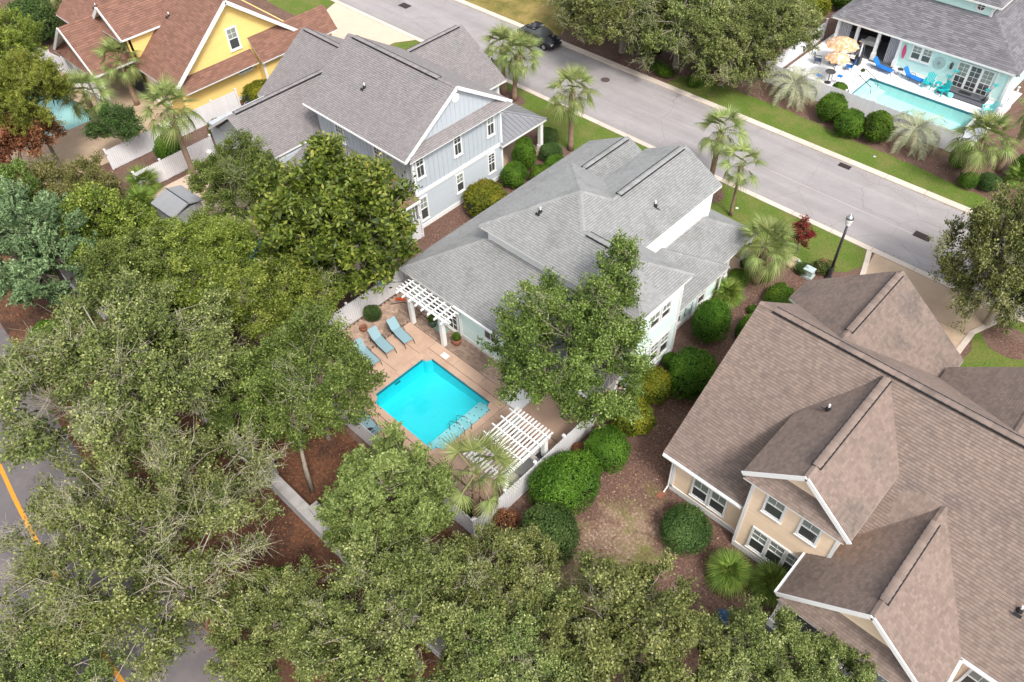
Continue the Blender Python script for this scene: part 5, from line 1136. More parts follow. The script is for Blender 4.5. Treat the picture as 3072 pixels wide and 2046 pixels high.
# ---- palms
def fan_frond(seed, droop, nl=20, pet=1.15, blade=.95, m='lf_palm', spanang=1.75):
    g = np.random.default_rng(seed); V = []; F = []; A = []
    def quad(a, b, c, d, t): 
        k = len(V); V.extend([a, b, c, d]); F.append((k, k + 1, k + 2, k + 3)); A.append(t)
    n = 4; pts = []
    for i in range(n + 1):
        s = i / n; pts.append(np.array([pet * s, 0, -droop * .22 * s * s]))
    for i in range(n):
        w = .03 * (1 - .4 * i / n); quad(pts[i] + (0, -w, 0), pts[i + 1] + (0, -w, 0), pts[i + 1] + (0, w, 0), pts[i] + (0, w, 0), .75)
    base = pts[-1]; tilt = -droop * .5
    for j in range(nl):
        th = (j / (nl - 1) - .5) * 2 * spanang; L_ = blade * (1 - .22 * abs(th) / spanang) * g.uniform(.92, 1.06); t = np.clip(g.uniform(.1, .9), 0, 1)
        dirv = np.array([math.cos(th) * math.cos(tilt), math.sin(th), math.cos(th) * math.sin(tilt) + .16 * abs(math.sin(th))]); dirv /= np.linalg.norm(dirv)
        side = np.cross(dirv, (0, 0, 1.)); side /= np.linalg.norm(side); prev = None
        for i, (s, w) in enumerate(((0.02, .010), (.4, .032), (.72, .020), (1.0, .002))):
            p = base + dirv * L_ * s + np.array([0, 0, -(.18 + droop * .36) * L_ * max(0, s - .35) ** 1.6 * 2.2])
            e = (p - side * w, p + side * w)
            if prev is not None: quad(prev[0], e[0], e[1], prev[1], t)
            prev = e
    return mesh_np('frond', V, F, [m], A)
def pindo_frond(seed, m='lf_pindo', Lr=2.75, curl=1.9, np_=30, ll=.62):
    g = np.random.default_rng(seed); V = []; F = []; A = []
    def quad(a, b, c, d, t):
        k = len(V); V.extend([a, b, c, d]); F.append((k, k + 1, k + 2, k + 3)); A.append(t)
    n = 12; pts = []; p = np.array([0., 0, 0]); an = 1.05
    for i in range(n + 1):
        pts.append(p.copy()); p = p + np.array([math.cos(an), 0, math.sin(an)]) * Lr / n; an -= curl / n * (1 + .5 * i / n)
    for i in range(n):
        w = .025 * (1 - .7 * i / n); quad(pts[i] + (0, -w, 0), pts[i + 1] + (0, -w, 0), pts[i + 1] + (0, w, 0), pts[i] + (0, w, 0), .8)
    for j in range(np_):
        s = .22 + .78 * j / (np_ - 1); i = min(n - 1, int(s * n)); fz = s * n - i; b = pts[i] * (1 - fz) + pts[i + 1] * fz; tg = pts[i + 1] - pts[i]; tg = tg / np.linalg.norm(tg)
        nr = np.array([-tg[2], 0, tg[0]])
        for sg in (-1, 1):
            d = tg * .75 + np.array([0, sg * .8, 0]) + nr * .45; d /= np.linalg.norm(d); l = ll * (1 - .45 * abs(s - .45)) * g.uniform(.9, 1.1); t = g.uniform(.1, .9)
            m1 = b + d * l * .5; e = b + d * l + np.array([0, 0, -.1 * l]); w = tg * .022
            quad(b - w, m1 - w, m1 + w, b + w, t); quad(m1 - w, e, e, m1 + w, t)
    F3 = F
    return mesh_np('frond', V, F3, [m], A)
FR = [fan_frond(1, .2), fan_frond(2, .6), fan_frond(3, 1.1)]; FRD = fan_frond(4, 1.5, m='lf_palm_dead', nl=16); FANG = [fan_frond(5, .3, 22, .55, .75, 'lf_fan', 2.2), fan_frond(6, .8, 22, .55, .75, 'lf_fan', 2.2)]
PF = [pindo_frond(1), pindo_frond(2, curl=2.3), pindo_frond(3, curl=2.7)]
def palm_trunk_mesh(h, r, boots, lean):
    mb = MB(); k = 8; path = []; rad = []
    for i in range(k + 1):
        s = i / k; path.append((lean[0] * s * s, lean[1] * s * s, h * s)); rad.append(r * (1.25 - .3 * min(1, s * 3)) * (1 + .04 * math.sin(i * 2.1)))
    mb.tube(path, rad, 9)
    return mb.mesh('trunk', 'palm_trunk', smooth=True)
def boots_mesh(h0, h1, r, lean, h, n):
    mb = MB()
    for i in range(n):
        s = i / n; z = h0 + (h1 - h0) * s; a = i * 2.4; q = z / h; c = Vector((lean[0] * q * q, lean[1] * q * q, z)); d = Vector((math.cos(a), math.sin(a), 0)); t = Vector((-d.y, d.x, 0))
        b = c + d * r * .8; e = c + d * (r + .10 + .05 * random.random()) + Vector((0, 0, .22)); w = .05
        mb.add([b - t * w, b + t * w, e + t * w * .6, e - t * w * .6, b - t * w - Vector((0, 0, .05)), b + t * w - Vector((0, 0, .05))], [(0, 1, 2, 3), (4, 3, 2, 5)], 0, random.random())
    return mb.mesh('boots', 'palm_boot', attr=True)
def palm(label, x, y, h, nf=30, s=1.0, lean=(0, 0), r=.17, boots=1.0, dead=2, seed=0):
    g = random.Random(seed); o = thing('palm_tree', label, 'palm tree', (x, y, 0))
    tk = link('trunk', palm_trunk_mesh(h, r, 1, lean), o)
    stuff(link('boots', boots_mesh(h - boots, h + .05, r, lean, h, int(boots * 34)), tk))
    for i in range(nf):
        q = (i + .5) / nf; az = i * 2.39996 + g.uniform(-.2, .2); el = math.radians(78 - 118 * q + g.uniform(-8, 8))
        me = FR[0] if q < .35 else (FR[1] if q < .7 else FR[2])
        k = s * g.uniform(.88, 1.1)
        link('frond', me, o, Matrix.Translation((lean[0], lean[1], h + .02)) @ Matrix.Rotation(az, 4, 'Z') @ Matrix.Rotation(-el, 4, 'Y') @ Matrix.Rotation(g.uniform(-.5, .5), 4, 'X') @ Matrix.Diagonal((k, k, k, 1)))
    for i in range(dead):
        link('dead_frond', FRD, o, Matrix.Translation((lean[0], lean[1], h - .1)) @ Matrix.Rotation(g.uniform(0, 6.28), 4, 'Z') @ Matrix.Rotation(math.radians(62), 4, 'Y') @ Matrix.Diagonal((s * .8, s * .8, s * .8, 1)))
    return o
PALMS = [('cabbage palm by the kerb, left of the pair near the gray house', -44.1, 44.0, 4.2, 30, 1.0, (0, 0)), ('cabbage palm by the kerb, right of the pair near the gray house', -42.7, 43.8, 4.2, 32, 1.05, (.5, .3)),
 ('cabbage palm alone on the lawn strip between gray and mint houses', -34.2, 41.3, 5.0, 32, 1.08, (0, 0)), ('taller cabbage palm behind the mint house roof by the street', -23.2, 44.4, 4.6, 28, 1.05, (0, .2)),
 ('thin sparse cabbage palm in front of the taller one by the street', -20.2, 42.6, 4.2, 20, .92, (0, 0)), ('short thick cabbage palm in the mulch bed near the lamp', -15.1, 37.7, 3.2, 36, 1.1, (0, 0)),
 ('cabbage palm in front of the yellow house patio door', -67.4, 21.6, 4.1, 30, 1.05, (0, 0)), ('dark cabbage palm standing over the pale blue pool', -64.8, 17.2, 3.8, 30, 1.15, (0, 0)),
 ('tall leaning cabbage palm by the white fence and the storage shed', -51.9, 18.5, 7.0, 34, 1.15, (0, 0)), ('cabbage palm at the top left corner beside the far gray house', -86.5, 23.9, 3.4, 26, 1.1, (0, 0)),
 ('cabbage palm at the bottom corner of the pool deck beside the pergola', -15.95, 12.75, 4.3, 18, 1.15, (-.1, .35)), ('cabbage palm across the street, in front of the white fence', -9.7, 56.9, 3.8, 36, 1.2, (.2, 0)),
 ('leaning cabbage palm at the right edge across the street', -8.2, 60.2, 5.4, 34, 1.15, (1.0, 0.2))]
for i, a in enumerate(PALMS): palm(a[0], a[1], a[2], a[3], a[4], a[5], a[6], seed=i, dead=2 if i % 2 else 1, boots=2.4 if i in (2, 5, 6, 11, 12) else 1.3, r=.12 if i == 4 else .21)
for i, (lab, x, y) in enumerate((('drooping gray green pindo palm left of the round shrubs across the street', -25.0, 60.0 - .6), ('drooping gray green pindo palm right of the round shrubs across the street', -14.6, 59.3))):
    o = thing('pindo_palm', lab, 'palm tree', (x, y, 0)); g = random.Random(i); link('trunk', palm_trunk_mesh(1.0, .26, 1, (0, 0)), o)
    for j in range(20):
        q = (j + .5) / 20; el = 26 - 62 * q
        link('frond', PF[j % 3], o, Matrix.Translation((0, 0, 1.0)) @ Matrix.Rotation(j * 2.39996, 4, 'Z') @ Matrix.Rotation(math.radians(-el), 4, 'Y') @ Matrix.Diagonal((1.05, 1.05, 1.05, 1)))
for i, (lab, x, y, n, s, z) in enumerate((('low bright fan palm in front of the peach bay windows', -5.05, 18.9, 44, .95, .6), ('low dark fan palm next to the peach porch', -3.3, 19.8, 30, .95, .5), ('low fan palm at the right edge across the street', -6.6, 59.6, 24, 1.0, .5), ('low sago palm against the mint house wall', -15.7, 35.2, 26, .95, .4), ('low fan palm beside the gray storage shed', -52.6, 14.2, 26, 1.3, .8), ('second low fan palm by the white fence above the shed', -55.2, 15.8, 22, 1.2, .7))):
    o = thing('fan_palm', lab, 'palm', (x, y, 0)); g = random.Random(20 + i); link('trunk', palm_trunk_mesh(z, .12, 1, (0, 0)), o)
    for j in range(n):
        q = (j + .5) / n; el = 80 - 95 * q + g.uniform(-6, 6)
        link('frond', FANG[0 if q < .6 else 1], o, Matrix.Translation((0, 0, z)) @ Matrix.Rotation(j * 2.39996, 4, 'Z') @ Matrix.Rotation(math.radians(-el), 4, 'Y') @ Matrix.Diagonal((s, s, s, 1)))

# fallen leaves lying on the beds, under the trees and along the kerbs
def litter(name, label, zones, m, seed, size=.085):
    g = np.random.default_rng(seed); Cs = []
    for (x0, x1, y0, y1, n) in zones: Cs.append(np.stack([g.uniform(x0, x1, n), g.uniform(y0, y1, n), g.uniform(.022, .035, n)], 1))
    C = np.concatenate(Cs); n = len(C); Nn = unit(g.normal(size=(n, 3)) * .25 + np.array([0, 0, 1.])); D = unit(g.normal(size=(n, 3)) * np.array([1, 1, .1])); k = g.uniform(.6, 1.4, n)
    o = link(name, leaves_mesh(name, C, D, Nn, size * k, size * .6 * k, g.random(n), m)); tag(o, label, 'leaves', kind='stuff')
leafmat('lf_fallen', (.16, .08, .045), (.36, .22, .13), (.55, .45, .34), trans=.05)
litter('fallen_leaves', 'dry brown leaves scattered over the mulch beds', [(-15.2, -10.4, 13, 36, 2600), (-13, -6, 18, 21, 300), (-17, -11, 36, 41, 500), (-35.6, -31.4, 22, 40, 900), (-30, -9, 57.4, 60, 900), (-44, -29, 54.8, 60, 900), (-59, -55.4, 16, 26, 300)], 'lf_fallen', 5)
litter('fallen_leaves', 'reddish leaf litter on the ground under the live oaks', [(-33, -12, 2.2, 11.8, 5000), (-52, -30, 1.8, 6.4, 1500), (-12, 2, 8, 17, 1500), (-33, -20, -.2, 1.4, 500)], 'lf_red', 6, .10)
litter('fallen_leaves', 'scattered leaves along the street kerbs', [(-60, 2, 53.2, 53.75, 260), (-60, 2, 45.95, 46.3, 200), (-31.5, -27, 12.4, 21, 90)], 'lf_fallen', 7, .08)
# ------------------------------------------------------------------ fences, walls, pergolas
def fence(label, p, q, h=1.8, step=.155, gap=(), solid=False):
    p = Vector((p[0], p[1], 0)); q = Vector((q[0], q[1], 0)); d = q - p; l = d.length; d.normalize()
    o = thing('picket_fence', label, 'fence', p, math.atan2(d.y, d.x))
    pk = MB(); w = step * .9
    pk.box(0, w, -.012, .012, .06, h - .06); pk.add([(0, -.012, h - .06), (w, -.012, h - .06), (w * .5, -.012, h), (0, .012, h - .06), (w, .012, h - .06), (w * .5, .012, h)], [(0, 1, 2), (5, 4, 3), (0, 2, 5, 3), (1, 4, 5, 2)])
    pm = pk.mesh('picket', 'fence_white'); n = int(l / step)
    for i in range(n): link('picket', pm, o, Matrix.Translation((i * step, 0, random.uniform(-.01, .01))))
    rl = MB().box(0, l, -.045, -.014, 0, .1).mesh('rail', 'fence_white')
    for z in (.25, h - .32): link('rail', rl, o, Matrix.Translation((0, 0.06, z)))
    po = MB().box(-.06, .06, -.06, .06, 0, h + .03); po.box(-.085, .085, -.085, .085, h + .03, h + .07); po.add([(-.07, -.07, h + .07), (.07, -.07, h + .07), (.07, .07, h + .07), (-.07, .07, h + .07), (0, 0, h + .14)], [(0, 1, 4), (1, 2, 4), (2, 3, 4), (3, 0, 4)])
    pom = po.mesh('post', 'fence_white'); k = max(1, round(l / 2.4))
    for i in range(k + 1): link('post', pom, o, Matrix.Translation((l * i / k, .09, 0)))
    return o
fence('white picket fence between the pergola and the round green shrubs', (-15.45, 12.15), (-15.45, 21.2))
fence('white picket fence along the bottom edge of the pool deck', (-32.0, 12.15), (-15.5, 12.15))
fence('white picket fence at the left side of the pool deck under the magnolia', (-32.05, 12.2), (-32.05, 22.6))
fence('short white picket fence by the gray house corner and magnolia', (-35.0, 22.9), (-35.0, 26.3))
fence('white fence beside the gray storage shed and tall palm', (-55.2, 15.4), (-55.2, 22.0))
fence('white fence between the gray house and the yellow house', (-59.7, 15.4), (-59.7, 27.3))
fence('white fence at the far end of the pale blue pool', (-83.5, 19.0), (-74.8, 20.2))
fence('white picket fence in front of the aqua house pool', (-28.2, 60.25), (-11.5, 60.25))
fence('white fence at the left side of the aqua house patio', (-28.2, 60.3), (-28.2, 70.6))
fence('white fence at the right side of the aqua house patio', (-10.8, 63.4), (-10.8, 69.6))
w = thing('boundary_wall', 'long white rendered boundary wall with stone capping in the woods', 'wall', (0, 0, 0))
MB().box(-58, -9.5, 6.78, 7.12, 0, 1.15).build('wall', 'wall_white', w)
for i in range(18): MB().box(-58 + i * 2.7 + .01, -58 + (i + 1) * 2.7 - .01, 6.72, 7.3, 1.15, 1.25).build('capstone', 'stone_cap', w)
for x in (-26.4, -22.0, -30.8, -17.6): MB().box(x - .3, x + .3, 7.125, 7.62, 0, 1.32).box(x - .36, x + .36, 7.121, 7.68, 1.32, 1.4).build('buttress', 'stone_cap', w)

def pergola1():
    o = thing('pergola', 'small white pergola on two posts against the mint house wall', 'pergola', (0, 0, 0))
    for x in (-29.17, -26.3): MB().box(x - .13, x + .13, 20.0, 20.26, .06, 2.42).build('post', 'white', o)
    for y in (20.05, 20.21): MB().box(-29.95, -25.55, y - .03, y + .03, 2.40, 2.60).build('beam', 'white', o)
    for i in range(8):
        x = -29.75 + i * .57; MB().box(x - .03, x + .03, 19.6, 21.25, 2.60, 2.74).build('rafter', 'white', o)
    for i in range(6):
        y = 19.85 + i * .25; MB().box(-30.0, -25.5, y - .035, y + .035, 2.74, 2.79).build('slat', 'white', o)
pergola1()
def pergola2():
    o = thing('pergola', 'larger white pergola over the grill beside the fence', 'pergola', (0, 0, 0))
    for x in (-17.85, -15.85):
        for y in (14.75, 17.75): MB().box(x - .13, x + .13, y - .13, y + .13, .06, 2.36).build('post', 'white', o)
    for x in (-17.95, -17.75, -15.95, -15.75): MB().box(x - .03, x + .03, 14.2, 18.1, 2.34, 2.56).build('beam', 'white', o)
    for i in range(6):
        y = 14.55 + i * .66; MB().box(-18.45, -15.6, y - .035, y + .035, 2.56, 2.70).build('rafter', 'white', o)
    for i in range(12):
        x = -18.1 + i * .22; MB().box(x - .04, x + .04, 14.1, 18.2, 2.70, 2.76).build('slat', 'white', o)
pergola2()
gi = thing('grill_island', 'stone grill counter under the larger pergola', 'grill', (0, 0, 0))
MB().box(-16.35, -15.62, 15.3, 18.1, .066, .9).build('counter_base', 'drive_pink', gi); MB().box(-16.4, -15.58, 15.2, 18.2, .9, .96).build('countertop', 'stone_cap', gi)
MB().box(-16.25, -15.75, 15.9, 17.0, .961, 1.22).build('grill_hood', 'steel', gi); MB().tube([(-16.3, 16.0, 1.12), (-16.3, 16.9, 1.12)], .02, 6).build('handle', 'metal_dark', gi); MB().box(-16.2, -15.8, 17.4, 17.75, .961, .99).build('side_burner', 'metal_dark', gi)

# ------------------------------------------------------------------ garden furniture
def lounger(label, x, y, rz, m, zoff=.066, back=48):
    o = thing('sun_lounger', label, 'sun lounger', (x, y, zoff), rz)
    W = .31
    st = MB(); st.box(-.55, .85, -W, W, .33, .355); st.build('seat', m, o)
    a = math.radians(back); c, s_ = math.cos(a), math.sin(a); L_ = .75
    b = MB(); b.add([(-.55, -W, .34), (-.55, W, .34), (-.55 - c * L_, W, .34 + s_ * L_), (-.55 - c * L_, -W, .34 + s_ * L_)] + [(-.55, -W, .365), (-.55, W, .365), (-.55 - c * L_, W, .365 + s_ * L_), (-.55 - c * L_, -W, .365 + s_ * L_)], [(3, 2, 1, 0), (4, 5, 6, 7), (0, 1, 5, 4), (1, 2, 6, 5), (2, 3, 7, 6), (3, 0, 4, 7)]); b.build('backrest', m, o)
    for sg in (-1, 1):
        f = MB(); f.tube([(-1.05, sg * (W + .02), .30), (.75, sg * (W + .02), .34), (.90, sg * (W + .02), .30)], .022, 6); f.build('frame_rail', 'metal_dark', o)
        for lx, dx in ((-.85, -.05), (-.2, 0), (.85, .14)): MB().tube([(lx, sg * (W + .02), .32), (lx + dx, sg * (W + .03), 0)], .02, 6).build('leg', 'metal_dark', o)
        MB().tube([(-.6, sg * (W + .03), .36), (-.5, sg * (W + .05), .5), (-.2, sg * (W + .05), .5), (-.1, sg * (W + .03), .34)], .018, 6).build('armrest', 'metal_dark', o)
    return o
lounger('pale teal sling lounger nearest the small pergola', -28.75, 18.75, -.12, 'sling_teal')
lounger('pale teal sling lounger, second from the small pergola', -29.0, 17.45, -.10, 'sling_teal')
lounger('pale teal sling lounger mostly hidden by the pool side oak', -28.9, 16.2, -.08, 'sling_teal')
lounger('pale teal lounger alone at the bottom left of the deck', -25.0, 12.95, math.pi * .95, 'sling_teal', back=25)
lounger('blue sling lounger nearest the aqua house porch', -21.3, 68.4, -.12, 'sling_blue', .05)
lounger('blue sling lounger in front of the double window', -18.6, 68.5, -.14, 'sling_blue', .05)
hr = thing('handrail', 'curved metal handrail at the steps of the turquoise pool', 'handrail', (0, 0, 0))
for y in (16.2, 16.75): MB().tube([(-20.45, y, .06), (-20.45, y, .62), (-20.6, y, .80), (-20.9, y, .82), (-21.6, y, .32), (-21.72, y, .05), (-21.72, y, -.6)], .028, 8).build('rail', 'steel', hr, smooth=True)
sk = MB().box(-25.85, -25.35, 19.35, 19.7, .067, .082); tag(sk.build('skimmer_lid', 'white'), 'small square white lid in the deck by the pool', 'lid')
rb = thing('hose_reel', 'orange object lying by the fence behind the small pergola', 'toy', (-31.3, 20.9, .066), .6)
MB().tube([(-.35, 0, .1), (0, .02, .12), (.35, 0, .1)], [.06, .1, .06], 8).build('float', 'orange', rb)
def pot(label, x, y, r, h, m, leaf='d', lh=.5, z=.066):
    o = thing('plant_pot', label, 'plant pot', (x, y, z)); mb = MB(); mb.lathe([(r * .65, 0), (r * .9, h * .3), (r, h * .75), (r * .88, h), (r * .8, h), (r * .78, h * .9)], 14); mb.build('pot', m, o, smooth=True)
    if leaf: stuff(link('foliage', SH[leaf], o, Matrix.Translation((0, 0, h + lh * .3)) @ Matrix.Diagonal((r * .9, r * .9, lh * .55, 1))))
    return o
pot('dark green pot under the small pergola', -28.0, 20.75, .28, .55, 'pot_green', 'g', .5); pot('brown pot beside the glazed door', -25.75, 20.7, .30, .5, 'terracotta', 'g', .55); pot('round pot by the fence behind the loungers', -31.0, 17.55, .27, .35, 'terracotta', None)
tag(MB().box(-28.1, -26.9, 20.62, 21.2, .075, .1).build('door_mat', 'mat_green'), 'gray green door mat below the small pergola', 'mat')
dg = thing('drain_grille', 'brick edged grille in front of the door mat', 'grille', (-28.2, 20.3, .078))
for i in range(12): MB().box(i * .12, i * .12 + .09, 0, .2, 0, .025).build('brick', 'paver', dg)
hs = MB(); hs.tube([(-31.5, 20.2, .1), (-31.0, 20.9, .1), (-30.0, 21.1, .1), (-28.9, 20.9, .1), (-28.2, 21.0, .12)], .025, 6); tag(hs.build('garden_hose', 'metal_dark', smooth=True), 'black garden hose curving along the mint house wall', 'hose')
ch = thing('patio_chair', 'dark round patio chair half hidden at the bottom left of the deck', 'chair', (-24.3, 12.6, .066)); MB().lathe([(.28, .38), (.3, .42), (.26, .44)], 14).build('seat', 'metal_dark', ch)
for a in range(4): MB().tube([(.22 * math.cos(a * 1.57), .22 * math.sin(a * 1.57), .4), (.28 * math.cos(a * 1.57), .28 * math.sin(a * 1.57), 0)], .02, 6).build('leg', 'metal_dark', ch)
MB().tube([(.25, -.2, .44), (.34, -.1, .75), (.36, 0, .8), (.34, .1, .75), (.25, .2, .44)], .02, 6).build('backrest', 'metal_dark', ch)
# blue chairs half hidden under the oaks by the peach porch
def blue_chair(label, x, y, rz, m='sling_navy'):
    o = thing('patio_chair', label, 'chair', (x, y, 0), rz)
    MB().box(-.28, .28, -.27, .27, .38, .43).build('seat', m, o); mb = MB(); mb.beam((0, .27, .43), (0, .45, 1.0), .54, .05, up=(0, 1, 0)); mb.build('backrest', m, o)
    for sx in (-.27, .27):
        for sy in (-.24, .24): MB().tube([(sx, sy, .4), (sx * 1.1, sy * 1.1, 0)], .02, 6).build('leg', 'metal_dark', o)
        MB().box(sx - .03, sx + .03, -.25, .3, .62, .65).build('armrest', 'metal_dark', o)
blue_chair('blue patio chair under the oaks, nearer the sandy lawn', -3.9, 16.6, .5); blue_chair('blue patio chair under the oaks, nearer the peach porch', -2.6, 16.3, -.4); blue_chair('dark blue patio chair beside the low fan palms', -3.3, 15.6, 2.6)
# storage shed
sh = thing('storage_shed', 'low gray storage shed with sloping lid by the white fence', 'shed', (-49.8, 15.9, 0), .05)
MB().box(-1.25, 1.25, -1.2, 1.1, .02, 1.55).build('wall', 'cover_gray', sh)
mb = MB(); mb.add([(-1.4, -1.35, 1.6), (1.4, -1.35, 1.6), (1.4, .1, 2.05), (-1.4, .1, 2.05), (-1.4, -1.35, 1.5), (1.4, -1.35, 1.5), (1.4, .1, 1.95), (-1.4, .1, 1.95)], [(0, 1, 2, 3), (7, 6, 5, 4), (0, 4, 5, 1), (1, 5, 6, 2), (2, 6, 7, 3), (3, 7, 4, 0)]); mb.build('lid', 'cover_gray', sh)
mb = MB(); mb.add([(-1.4, .12, 2.05), (1.4, .12, 2.05), (1.4, 1.25, 1.7), (-1.4, 1.25, 1.7), (-1.4, .12, 1.95), (1.4, .12, 1.95), (1.4, 1.25, 1.6), (-1.4, 1.25, 1.6)], [(0, 1, 2, 3), (7, 6, 5, 4), (0, 4, 5, 1), (1, 5, 6, 2), (2, 6, 7, 3), (3, 7, 4, 0)]); mb.build('lid', 'cover_gray', sh)
MB().box(-1.4, 1.4, .08, .14, 1.98, 2.09).build('hinge_strip', 'vent_black', sh)

# ------------------------------------------------------------------ street things
lp = thing('street_lamp', 'black street lamp post with white globe lantern', 'street lamp', (-11.8, 41.2, 0))
MB().lathe([(.22, 0), (.22, .12), (.15, .2), (.13, .9), (.10, 1.0)], 12).build('base', 'metal_dark', lp, smooth=False); MB().tube([(0, 0, .9), (0, 0, 4.45)], [.095, .075], 10).build('pole', 'metal_dark', lp, smooth=True)
lt = MB().lathe([(.10, 4.45), (.17, 4.55), (.15, 4.6), (.22, 4.8), (.24, 4.95), (.20, 5.08)], 12).build('lantern', 'lamp_glass', lp, smooth=True); MB().lathe([(.25, 5.0), (.2, 5.12), (.1, 5.22), (.03, 5.26), (.02, 5.4)], 12).build('cap', 'steel', lt, smooth=True)
ut = thing('utility_box', 'gray green utility box in the mulch bed beside the lamp', 'utility box', (-12.9, 40.5, 0), .0)
MB().box(-.36, .36, -.3, .3, .0, .18).build('base', 'util', ut); MB().box(-.3, .3, -.25, .25, .18, .62).build('cabinet', 'util', ut); MB().box(-.33, .33, -.28, .28, .62, .67).build('lid', 'util', ut)
bd = thing('bollard', 'small pale service pedestal left of the utility box', 'pedestal', (-13.9, 40.9, 0)); MB().lathe([(.12, 0), (.12, .5), (.13, .52), (.05, .62)], 10).build('body', 'util', bd, smooth=True)
bo = thing('boulder', 'flat tan boulder in the mulch bed by the red crape myrtle', 'rock', (-14.3, 41.0, 0)); r_ = MB().lathe([(.55, 0), (.6, .1), (.45, .22), (.15, .27)], 9).build('stone', 'drive', bo, smooth=True)
def grate(label, x, y, lx, ly, nx, ny):
    o = thing('storm_drain_grate', label, 'drain grate', (x, y, .0085)); MB().box(-lx / 2, lx / 2, -ly / 2, ly / 2, 0, .006).build('pit', 'vent_black', o)
    for i in range(nx + 1): u_ = -lx / 2 + lx * i / nx; MB().box(u_ - .02, u_ + .02, -ly / 2, ly / 2, .0065, .02).build('bar', 'grate', o)
    for i in range(ny + 1): u_ = -ly / 2 + ly * i / ny; MB().box(-lx / 2, lx / 2, u_ - .015, u_ + .015, .0065, .018).build('bar', 'grate', o)
grate('storm drain grate in the street near the right edge', -9.1, 49.3, 1.1, .62, 9, 4); grate('storm drain grate by the far kerb', -17.0, 53.35, .9, .5, 5, 2); grate('storm drain grate in the street at the top left', -63.8, 49.7, 1.2, .8, 7, 4)
mh = thing('manhole_cover', 'round manhole cover in the street left of the palms', 'manhole cover', (-38.9, 51.5, .0085)); MB().lathe([(.42, 0), (.42, .012)], 22).build('ring', 'asphalt_dark', mh)
MB().lathe([(.36, .012), (.36, .016)], 22).build('cover', 'grate', mh)
for a in range(6): MB().box(.08, .3, -.03, .03, .0165, .024).build('rib', 'asphalt_dark', mh, mtx=Matrix.Rotation(a * 1.047, 4, 'Z'))
for i, (x, y) in enumerate(((-31.7, 43.8), (-20.3, 43.6), (-15.9, 56.0))):
    o = thing('sprinkler_box', ['round irrigation lid on the lawn by the lone palm', 'round irrigation lid on the lawn by the thin palm', 'round irrigation lid on the lawn across the street'][i], 'valve lid', (x, y, .004)); MB().lathe([(.11, 0), (.11, .02), (.09, .03)], 10).build('lid', 'lamp_glass' if i < 2 else 'util', o)
# parked black car under the street oak
car = thing('parked_car', 'black car parked by the far kerb under the street oak', 'car', (-48.0, 52.8, 0.01), 0)
def loft(secs, name, m, parent, smooth=True):
    mb = MB(); k = len(secs[0])
    for s_ in secs: mb.v.extend(s_)
    for i in range(len(secs) - 1):
        for j in range(k): mb.f.append((i * k + j, i * k + (j + 1) % k, (i + 1) * k + (j + 1) % k, (i + 1) * k + j)); mb.m.append(0); mb.a.append(.5)
    mb.f.append(tuple(reversed(range(k)))); mb.m.append(0); mb.a.append(.5); mb.f.append(tuple(range((len(secs) - 1) * k, len(secs) * k))); mb.m.append(0); mb.a.append(.5)
    return mb.build(name, m, parent, smooth)
def sec(x, hw, z0, z1, tw): return [(x, -hw, z0), (x, hw, z0), (x, hw * 1.02, (z0 + z1) * .55), (x, hw * tw, z1), (x, -hw * tw, z1), (x, -hw * 1.02, (z0 + z1) * .55)]
loft([sec(-2.3, .72, .35, .75, .9), sec(-2.1, .86, .28, .92, .9), (sec(-1.2, .9, .25, 1.0, .9)), sec(.6, .9, .25, .98, .9), sec(1.5, .88, .26, .9, .88), sec(2.1, .82, .3, .78, .85), sec(2.28, .66, .36, .66, .85)], 'body', 'car_black', car)
cab = loft([sec(-1.75, .74, .95, 1.05, .95), sec(-1.1, .78, .96, 1.42, .8), sec(.1, .78, .96, 1.46, .8), sec(1.05, .76, .92, .98, .95)], 'cabin', 'glass', car); loft([sec(-1.05, .62, 1.43, 1.46, .95), sec(.05, .62, 1.465, 1.50, .95)], 'roof_panel', 'car_black', car)
for x in (-1.4, 1.4):
    for sg in (-1, 1):
        wh = MB().lathe([(.2, -.11), (.32, -.10), (.33, 0), (.32, .10), (.2, .11)], 16).build('wheel', 'tyre', car, mtx=Matrix.Translation((x, sg * .82, .33)) @ Matrix.Rotation(math.pi / 2, 4, 'X')); MB().lathe([(.2, -.12), (.2, .12)], 10).build('rim', 'steel', wh)
for sg in (-1, 1): MB().box(2.12, 2.24, sg * .6 - .14, sg * .6 + .14, .6, .72).build('headlight', 'lamp_glass', car); MB().box(-2.26, -2.18, sg * .62 - .12, sg * .62 + .12, .66, .8).build('tail_light', 'red_flower', car)
# ac unit and chairs by the yellow house
ac = thing('air_conditioner', 'gray air conditioner unit below the yellow wall hedge', 'air conditioner', (-58.6, 27.6, 0)); MB().lathe([(.42, 0), (.42, .8), (.4, .84)], 14).build('case', 'cover_gray', ac); MB().lathe([(.33, .842), (.33, .86)], 14).build('fan_grille', 'metal_dark', ac)
ac2 = thing('pool_equipment', 'white pool filter tank beside the gray roof corner and fence', 'filter tank', (-55.0, 21.4, 0)); MB().lathe([(.25, 0), (.28, .2), (.28, .7), (.15, .85)], 12).build('tank', 'white', ac2, smooth=True)
ds = thing('dining_chair', 'dark patio chair by the yellow house wall corner', 'chair', (-60.0, 24.2, .012)); MB().box(-.25, .25, -.25, .25, .4, .45).build('seat', 'metal_dark', ds); MB().box(-.25, .25, .22, .26, .45, .95).build('backrest', 'terracotta', ds)
for sx in (-.22, .22):
    for sy in (-.22, .22): MB().box(sx - .02, sx + .02, sy - .02, sy + .02, 0, .4).build('leg', 'metal_dark', ds)

